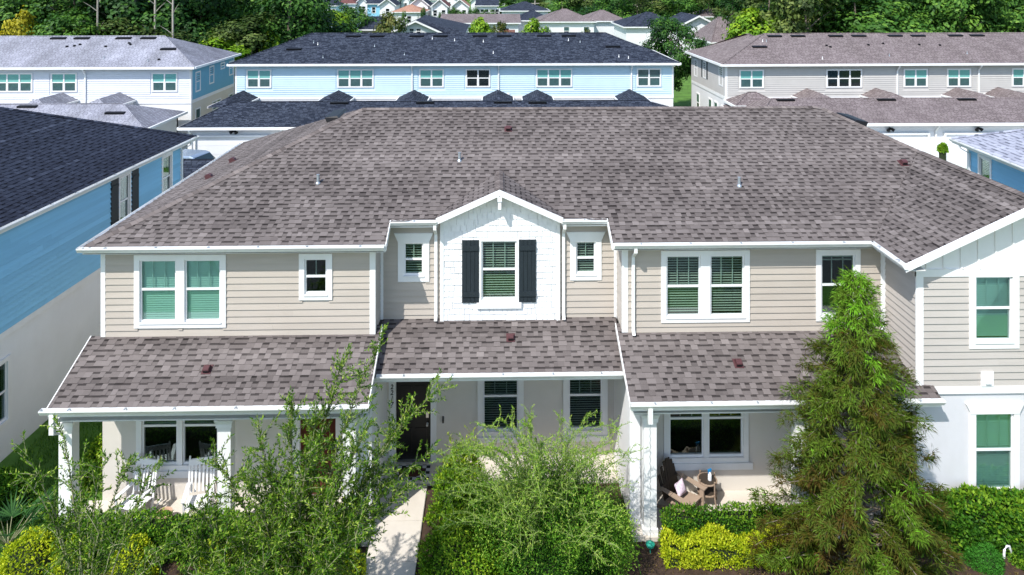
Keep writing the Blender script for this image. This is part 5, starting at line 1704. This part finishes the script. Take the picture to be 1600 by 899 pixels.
mound('yellow-green bush behind the leftmost porch column', (-10.05, .9, .1), (.42, .5, 1.0), 3500, 'leaf_bright', .075, .04, ph=1.9, name='round_bush')
mound('small green shrub clump under the neighbour wall', (-11.2, -.1, 0), (.45, .4, .55), 2500, 'leaf_hedge', .07, .03, ph=4.9, name='round_bush')
mound('clipped green topiary shrub beside the white garage doors', (at(1473, 232, 26.6).x, 26.6, 1.75), (.27, .27, .5), 1500, 'leaf_lime', .11, .07, name='topiary', core=.8)
mound('green shrub on the lawn between the rear townhouse rows', (at(1067, 160, 38.5).x, 38.5, .1), (.6, .6, 1.3), 1600, 'leaf_wood', .2, .12, name='lawn_shrub')

# grass blades in the side yard, mulch chips in the beds
n = 16000
P = np.c_[RNG.uniform(-12.6, -9.6, n), RNG.uniform(-3.2, 6, n), np.zeros(n)]
g = link('lawn_grass', leaf_data('lawn_grass', P, rdir(n) * .5 + np.array([0, 0, 1.]), rdir(n), RNG.uniform(.06, .14, n), .012, RNG.uniform(0, .8, n), 'leaf_hedge'))
tag(g, 'short shaded grass between the two houses', 'grass', kind='stuff')
n = 9000
P = np.c_[np.where(RNG.random(n) < .3, RNG.uniform(-10, -2.95, n), RNG.uniform(-1.7, 14, n)), RNG.uniform(-3.6, -1.35, n), RNG.uniform(.008, .03, n)]
D = rdir(n); D[:, 2] *= .3
g = link('mulch', leaf_data('mulch', P, D, rdir(n) * .4 + np.array([0, 0, 1.]), RNG.uniform(.03, .09, n), RNG.uniform(.012, .03, n), RNG.uniform(0, 1, n), 'leaf_brown'))
tag(g, 'brown wood mulch chips in the front bed', 'mulch', kind='stuff')


# ------------------------------------------------------------------ woods and single trees
def crown(rx, rz, zc, ncl, per, leaf, mname, seed, spread=.34, droop=0., hollow=.45):
    rg = np.random.default_rng(seed)
    d = unit(rg.normal(size=(ncl, 3)))
    rr = rg.uniform(hollow, 1, ncl) ** .6
    C = d * rr[:, None] * np.array([rx, rx, rz]); C[:, 2] += zc
    C[:, 0] += .25 * rx * np.sin(C[:, 2] * .9 + seed); C[:, 1] += .2 * rx * np.cos(C[:, 2] * .7 + seed)
    sz = rg.uniform(.6, 1.3, ncl) * spread * rx
    ct = rg.normal(0, .16, ncl)
    P = np.repeat(C, per, 0); n = len(P)
    dd = unit(rg.normal(size=(n, 3))); r_ = np.abs(rg.normal(.75, .28, n))
    off = dd * (r_ * np.repeat(sz, per))[:, None] * np.array([1, 1, .7])
    P = P + off
    out = unit(dd + np.repeat(d, per, 0) * .6 + np.array([0, 0, .5]))
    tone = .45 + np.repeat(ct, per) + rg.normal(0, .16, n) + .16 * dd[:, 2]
    D = unit(np.cross(out, unit(rg.normal(size=(n, 3)))) + np.array([0, 0, -droop]))
    return leaf_data('crown', P, D, out, leaf * rg.uniform(.7, 1.3, n), leaf * .6 * rg.uniform(.8, 1.2, n), tone, mname)


def trunk_mesh(h, r, seed, limbs=5, spread=2., mname='bark'):
    rg = random.Random(seed)
    m = MB()
    m.tube([(0, 0, 0), (rg.uniform(-.2, .2), rg.uniform(-.2, .2), h * .5), (rg.uniform(-.3, .3), rg.uniform(-.3, .3), h)], [r, r * .7, r * .25], 8)
    for k in range(limbs):
        a = rg.uniform(0, 6.28); z = h * rg.uniform(.3, .8)
        m.tube([(0, 0, z), (math.cos(a) * spread * .5, math.sin(a) * spread * .5, z + spread * .45), (math.cos(a) * spread, math.sin(a) * spread, z + spread * .8)], [r * .4, r * .25, r * .08], 5)
    o = m.build('trunk', mname)
    me = o.data
    bpy.data.objects.remove(o)
    return me


VAR = {
    'wood_a': (trunk_mesh(11, .22, 1), crown(3.6, 6.2, 8.2, 60, 105, .42, 'leaf_wood', 1)),
    'wood_b': (trunk_mesh(9, .2, 2), crown(3.9, 5.0, 6.6, 58, 105, .42, 'leaf_wood', 2)),
    'wood_c': (trunk_mesh(9, .2, 12), crown(3.3, 5.6, 7.4, 54, 105, .40, 'leaf_drab', 12)),
    'dark_a': (trunk_mesh(12, .25, 3), crown(4.0, 6.4, 8.8, 60, 105, .42, 'leaf_dark', 3)),
    'dark_b': (trunk_mesh(9, .22, 4), crown(4.4, 4.8, 6.4, 60, 105, .42, 'leaf_dark', 4)),
    'lime': (trunk_mesh(7, .15, 5), crown(2.7, 4.0, 5.2, 50, 130, .46, 'leaf_lime', 5)),
    'yellow': (trunk_mesh(7, .15, 6), crown(2.6, 4.0, 5.4, 48, 130, .42, 'leaf_yellow', 6)),
    'rust': (trunk_mesh(7, .15, 7), crown(2.6, 4.0, 5.0, 46, 130, .42, 'leaf_rusty', 7)),
    'oak': (trunk_mesh(8, .28, 8, 9, 2.6), crown(3.7, 3.9, 6.2, 80, 150, .30, 'leaf_dark', 8, spread=.26)),
    'pine': (trunk_mesh(19, .13, 9, 6, 1.2, 'bark_pale'), crown(2.4, 3.0, 17, 26, 60, .5, 'leaf_dark', 9)),
}


def plant(kind, label, x, y, h_scale, w_scale, group=None, name='tree'):
    tm, cm = VAR[kind]
    T = thing(name, label, 'tree', (x, y, 0), random.uniform(0, 6.28), group)
    T.scale = (w_scale, w_scale, h_scale)
    link('trunk', tm, T); link('crown', cm, T)['kind'] = 'stuff'
    return T


NAT = {'wood_a': (3.6, 14.4), 'wood_b': (3.9, 11.6), 'dark_a': (4.0, 15.2), 'dark_b': (4.4, 11.2), 'lime': (2.7, 9.2), 'yellow': (2.6, 9.4), 'rust': (2.6, 9.0), 'oak': (3.7, 10.1)}


def tree_px(kind, label, px, top, wpx, Y, group=None):
    p = at(px, top, Y)
    d = (Y - CY)
    r0, h0 = NAT[kind]
    return plant(kind, label, p.x, Y, p.z / h0, wpx / 2 * d / FPX / r0 * 1.05, group)


tree_px('yellow', 'yellow-leaved tree at the edge of the left woods', 28, 14, 50, 50)
tree_px('lime', 'yellow-green tree rising left of the blue townhouses roof', 432, 42, 44, 56)
tree_px('rust', 'olive-brown tree behind the end of the grey roof', 398, 33, 62, 58)
tree_px('lime', 'bright green tree at the left edge of the far subdivision', 516, 13, 56, 74)
tree_px('wood_b', 'mid green rounded tree left of the small dark roof', 556, 4, 62, 78)
tree_px('rust', 'dark rusty green tree in front of the small dark roof', 608, 10, 46, 64)
tree_px('lime', 'lime green tree in front of the long white building', 757, 23, 40, 60)
tree_px('rust', 'reddish brown shrub tree beside the lime green tree', 781, 26, 30, 64)
tree_px('lime', 'lime green tree left of the white house with brown hip roof', 828, 25, 42, 58)
tree_px('rust', 'small dark magnolia against the bare grey wall', 916, 36, 17, 60)
tree_px('oak', 'spreading dark oak on the lawn right of the blue townhouses', 1046, 24, 90, 48)
tree_px('lime', 'bright green tree at the left edge of the right woods', 1168, 8, 74, 54)
tree_px('wood_b', 'green street tree left of the white gabled houses', 470, 6, 70, 80)
for k, (px, Y) in enumerate(((152, 53), (214, 55), (243, 51), (271, 50), (1290, 60), (82, 57))):
    p = at(px, 0, Y)
    plant('pine', 'tall bare-trunked pine in the woods, ' + ('second pale trunk from the left edge', 'third pale trunk from the left edge', 'fourth pale trunk above the grey roof', 'rightmost pale trunk above the grey roof', 'the one right of the beige roof vents', 'leftmost pale trunk near the yellow tree')[k], p.x, Y, 1, 1, 'pines in the woods', 'pine_tree')
gL = 'trees of the left woods'
kinds = ['wood_a', 'dark_a', 'wood_b', 'dark_b', 'wood_c']
random.seed(21)
for r0, (Y, n, x0, x1) in enumerate(((52, 9, -58, -22), (57, 10, -62, -21), (63, 10, -66, -20), (71, 10, -72, -22))):
    for k in range(n):
        x = x0 + (x1 - x0) * (k + .5) / n + random.uniform(-1.2, 1.2)
        kd = random.choice(kinds) if r0 else random.choice(['wood_a', 'wood_c', 'wood_b', 'dark_b', 'lime'])
        if kd == 'lime' and random.random() < .4: kd = 'wood_b'
        plant(kd, ('front-row tree of the left woods, %s from the left along the grey roof' % ('first', 'second', 'third', 'fourth', 'fifth', 'sixth', 'seventh', 'eighth', 'ninth', 'tenth')[k]) if r0 == 0 else 'dense green tree deeper in the woods behind the grey-roofed townhouses', x, Y + random.uniform(-1.5, 1.5), random.uniform(.8, 1.15) if r0 else random.uniform(.55, .95), random.uniform(.85, 1.25), gL)
gR = 'trees of the right woods'
for r0, (Y, n, x0, x1) in enumerate(((53, 8, 29, 60), (58, 9, 28, 66), (65, 9, 30, 72), (74, 9, 36, 84))):
    for k in range(n):
        x = x0 + (x1 - x0) * (k + .5) / n + random.uniform(-1.2, 1.2)
        kd = random.choice(['wood_a', 'wood_b', 'wood_c', 'dark_b'] if r0 < 2 else kinds)
        plant(kd, ('front-row tree of the right woods, %s from the left above the beige roof' % ('first', 'second', 'third', 'fourth', 'fifth', 'sixth', 'seventh', 'eighth', 'ninth', 'tenth')[k]) if r0 == 0 else 'dense green tree deeper in the woods behind the beige townhouses', x, Y + random.uniform(-1.5, 1.5), random.uniform(.85, 1.2), random.uniform(.9, 1.3), gR)
gF = 'trees of the far woods'
for r0, (Y, n, x0, x1) in enumerate(((112, 9, 14, 62), (126, 10, 10, 70), (150, 12, 14, 90), (185, 14, -4, 110), (245, 20, -90, 110), (300, 24, -110, 130), (120, 5, -72, -42), (150, 6, -86, -50))):
    for k in range(n):
        x = x0 + (x1 - x0) * (k + .5) / n + random.uniform(-2, 2)
        plant(random.choice(kinds), 'distant green tree beyond the white houses', x, Y + random.uniform(-3, 3), random.uniform(.62, .95), random.uniform(.9, 1.4), gF)
gS = 'small trees in the far subdivision'
for px, top, w, Y in ((705, 12, 22, 126), (722, 14, 20, 120), (738, 13, 26, 122), (752, 16, 18, 118), (765, 14, 22, 124), (660, 12, 12, 124), (632, 16, 10, 122), (548, 10, 16, 132), (690, 20, 14, 115), (1110, 27, 30, 84), (1130, 24, 24, 90)):
    tree_px(random.choice(['wood_b', 'dark_b', 'wood_a']), 'small rounded tree between the white houses of the far subdivision', px, top, w, Y, gS)


# ------------------------------------------------------------------ porch furniture and small things
def rocker(label, loc, rz):
    T = thing('rocking_chair', label, 'chair', loc, rz, 'white rocking chairs on the left porch')
    w = .27
    for s in (-1, 1):
        MB().tube([(s * w, -.42, .10), (s * w, -.15, .035), (s * w, .2, .03), (s * w, .55, .12)], .02, 6).build('rocker', 'plastic_white', T)
        MB().box(s * w - .02, s * w + .02, -.28, -.24, .06, .62).build('leg', 'plastic_white', T)
        MB().hexa([(s * w - .02, .20, .05), (s * w + .02, .20, .05), (s * w + .02, .24, .05), (s * w - .02, .24, .05), (s * w - .02, .42, 1.15), (s * w + .02, .42, 1.15), (s * w + .02, .46, 1.15), (s * w - .02, .46, 1.15)]).build('back_post', 'plastic_white', T)
        MB().box(s * w - .045, s * w + .045, -.32, .33, .62, .645).build('armrest', 'plastic_white', T)
        MB().lathe((s * w, .45, 1.15), [(.018, 0), (.025, .02), (.012, .05)], 8).build('finial', 'plastic_white', T)
    for k in range(7):
        y = -.27 + k * .075
        MB().box(-w, w, y, y + .055, .42 - k * .008, .44 - k * .008).build('seat_slat', 'plastic_white', T)
    MB().hexa([(-w, .385, 1.0), (w, .385, 1.0), (w, .415, 1.0), (-w, .415, 1.0), (-w, .41, 1.13), (w, .41, 1.13), (w, .44, 1.13), (-w, .44, 1.13)]).build('top_rail', 'plastic_white', T)
    for k in range(6):
        x = -w + .06 + k * (2 * w - .12) / 5
        MB().hexa([(x - .02, .27, .44), (x + .02, .27, .44), (x + .02, .285, .44), (x - .02, .285, .44), (x - .02, .39, 1.0), (x + .02, .39, 1.0), (x + .02, .405, 1.0), (x - .02, .405, 1.0)]).build('back_slat', 'plastic_white', T)
    return T


rocker('white slatted rocking chair nearer the left porch column', (-8.42, -.62, .10), R(-14))
rocker('white slatted rocking chair beside the middle porch column', (-6.95, -.62, .10), R(12))
pt = thing('planter', 'round peach coloured pot between the two rocking chairs', 'pot', (-7.68, -.75, .10))
MB().lathe((0, 0, 0), [(.12, 0), (.16, .20), (.18, .21), (.18, .25), (.15, .25), (.14, .20)], 20).build('pot', 'terracotta', pt)
MB().lathe((0, 0, .19), [(.135, 0), (.135, .02)], 16).build('potting_soil', 'soil', pt)

AD = thing('adirondack_chair', 'brown and tan adirondack chair beside the right porch column', 'chair', (4.36, -.62, .10), R(42))
for k in range(7):
    x = -.27 + k * .09; tp = 1.0 - .26 * (abs(k - 3) / 3) ** 2.2
    MB().hexa([(x - .038, .26, .24), (x + .038, .26, .24), (x + .038, .285, .24), (x - .038, .285, .24), (x * 1.05 - .042, .44, tp), (x * 1.05 + .042, .44, tp), (x * 1.05 + .042, .465, tp), (x * 1.05 - .042, .465, tp)]).build('back_slat', 'plastic_brown', AD)
for k in range(6):
    y = -.34 + k * .105
    MB().box(-.29, .29, y, y + .09, .34 - k * .022, .36 - k * .022).build('seat_slat', 'plastic_tan', AD)
for s in (-1, 1):
    MB().hexa([(s * .36 - .075, -.42, .54), (s * .36 + .075, -.42, .54), (s * .36 + .05, .36, .52), (s * .36 - .05, .36, .52), (s * .36 - .075, -.42, .565), (s * .36 + .075, -.42, .565), (s * .36 + .05, .36, .545), (s * .36 - .05, .36, .545)]).build('armrest', 'plastic_tan', AD)
    MB().box(s * .34 - .02, s * .34 + .02, -.38, -.28, 0, .54).build('leg', 'plastic_tan', AD)
    MB().hexa([(s * .32 - .02, .50, 0), (s * .32 + .02, .50, 0), (s * .32 + .02, .62, 0), (s * .32 - .02, .62, 0), (s * .32 - .02, -.35, .26), (s * .32 + .02, -.35, .26), (s * .32 + .02, -.35, .36), (s * .32 - .02, -.35, .36)]).build('side_rail', 'plastic_tan', AD)
MB().hexa([(-.33, .33, .50), (.33, .33, .50), (.33, .36, .50), (-.33, .36, .50), (-.33, .34, .56), (.33, .34, .56), (.33, .37, .56), (-.33, .37, .56)]).build('back_rail', 'plastic_brown', AD)
PI = MB()
nu = 9
def pil(u, v, s):
    b = (1 - abs(u) ** 3) * (1 - abs(v) ** 3)
    return (u * .17 * (1 - .06 * (1 - abs(v))), s * .075 * b, v * .145 * (1 - .06 * (1 - abs(u))))
for s in (-1, 1):
    g_ = [[pil(-1 + 2 * i / nu, -1 + 2 * j / nu, s) for i in range(nu + 1)] for j in range(nu + 1)]
    for j in range(nu):
        for i in range(nu):
            PI.face([g_[j][i], g_[j][i + 1], g_[j + 1][i + 1], g_[j + 1][i]])
po = PI.build('pillow', 'pillow', smooth=True)
tag(po, 'pink and white pillow leaning in the adirondack chair', 'pillow')
po.location = (4.33, -.60, .62); po.rotation_euler = (R(-28), 0, R(42))

TB = thing('side_table', 'two-tier round wicker side table under the right porch window', 'table', (5.02, -.42, .10))
for z in (.30, .56):
    MB().lathe((0, 0, z), [(.21, 0), (.235, .012), (.235, .03), (.22, .035)], 24).build('tray_rim' if z > .4 else 'shelf_rim', 'wicker', TB)
    MB().lathe((0, 0, z + .036), [(.20, 0), (.20, .006)], 24).build('table_top', 'plastic_brown', TB)
for k in range(4):
    a = .5 + k * math.pi / 2
    MB().tube([(.30 * math.cos(a), .30 * math.sin(a), 0), (.24 * math.cos(a), .24 * math.sin(a), .3), (.235 * math.cos(a), .235 * math.sin(a), .66)], .018, 7).build('leg', 'wicker', TB)
SB = thing('spray_bottle', 'white spray bottle with blue trigger head on the side table', 'bottle', (5.07, -.46, .702))
MB().lathe((0, 0, 0), [(.045, 0), (.047, .02), (.045, .12), (.03, .16), (.016, .18), (.016, .20)], 16).build('bottle_body', 'plastic_white', SB)
MB().box(-.05, .03, -.016, .016, .20, .245).box(-.045, -.03, -.010, .010, .14, .20).box(.0, .035, -.02, .02, .245, .26).build('trigger_head', 'blue_plastic', SB)

DM = tag(MB().box(-2.62, -1.72, .50, 1.06, .101, .112).build('doormat', 'mat_plaid'), 'black and white plaid mat at the black front door', 'doormat')
om = MB()
om.lathe((0, 0, 0), [(1, 0), (1, .014), (.96, .018)], 28)
om.v = [(x * .34 - 2.17, y * .18 + .80, z + .113) for x, y, z in om.v]
tag(om.build('doormat', 'mat_brown'), 'dark brown oval mat lying on the plaid mat', 'doormat')

RC = thing('rain_chain', 'thin rain chain hanging beside the right porch column with green end', 'rain chain', (3.37, -1.71, 0))
for k in range(34):
    z = 2.84 - k * .075
    MB().tube([(0, 0, z), (.012 * (-1) ** k, 0, z - .035), (0, 0, z - .07)], .006, 5).build('chain_link', 'galv', RC)
MB().lathe((0, 0, .12), [(.03, 0), (.09, .05), (.10, .10), (.05, .13), (.02, .16)], 14).build('end_bell', 'green_metal', RC)
MB().tube([(0, 0, 0), (0, 0, .14)], .012, 6).build('stake', 'green_metal', RC)

q = at(1574, 856, -2.0)
WP = MB()
pts = [(-.10, 0, 0), (-.085, 0, .16), (-.02, 0, .24), (.05, 0, .22), (.10, .0, .10), (.115, 0, .02)]
WP.tube(pts, .026, 8)
o = WP.build('bent_pipe', 'plastic_white'); o.location = (q.x, -2.0, .03); o.rotation_euler = (0, 0, R(15))
tag(o, 'white bent plastic pipe sticking out of the mulch on the right', 'pipe')
bpy.context.view_layer.update()
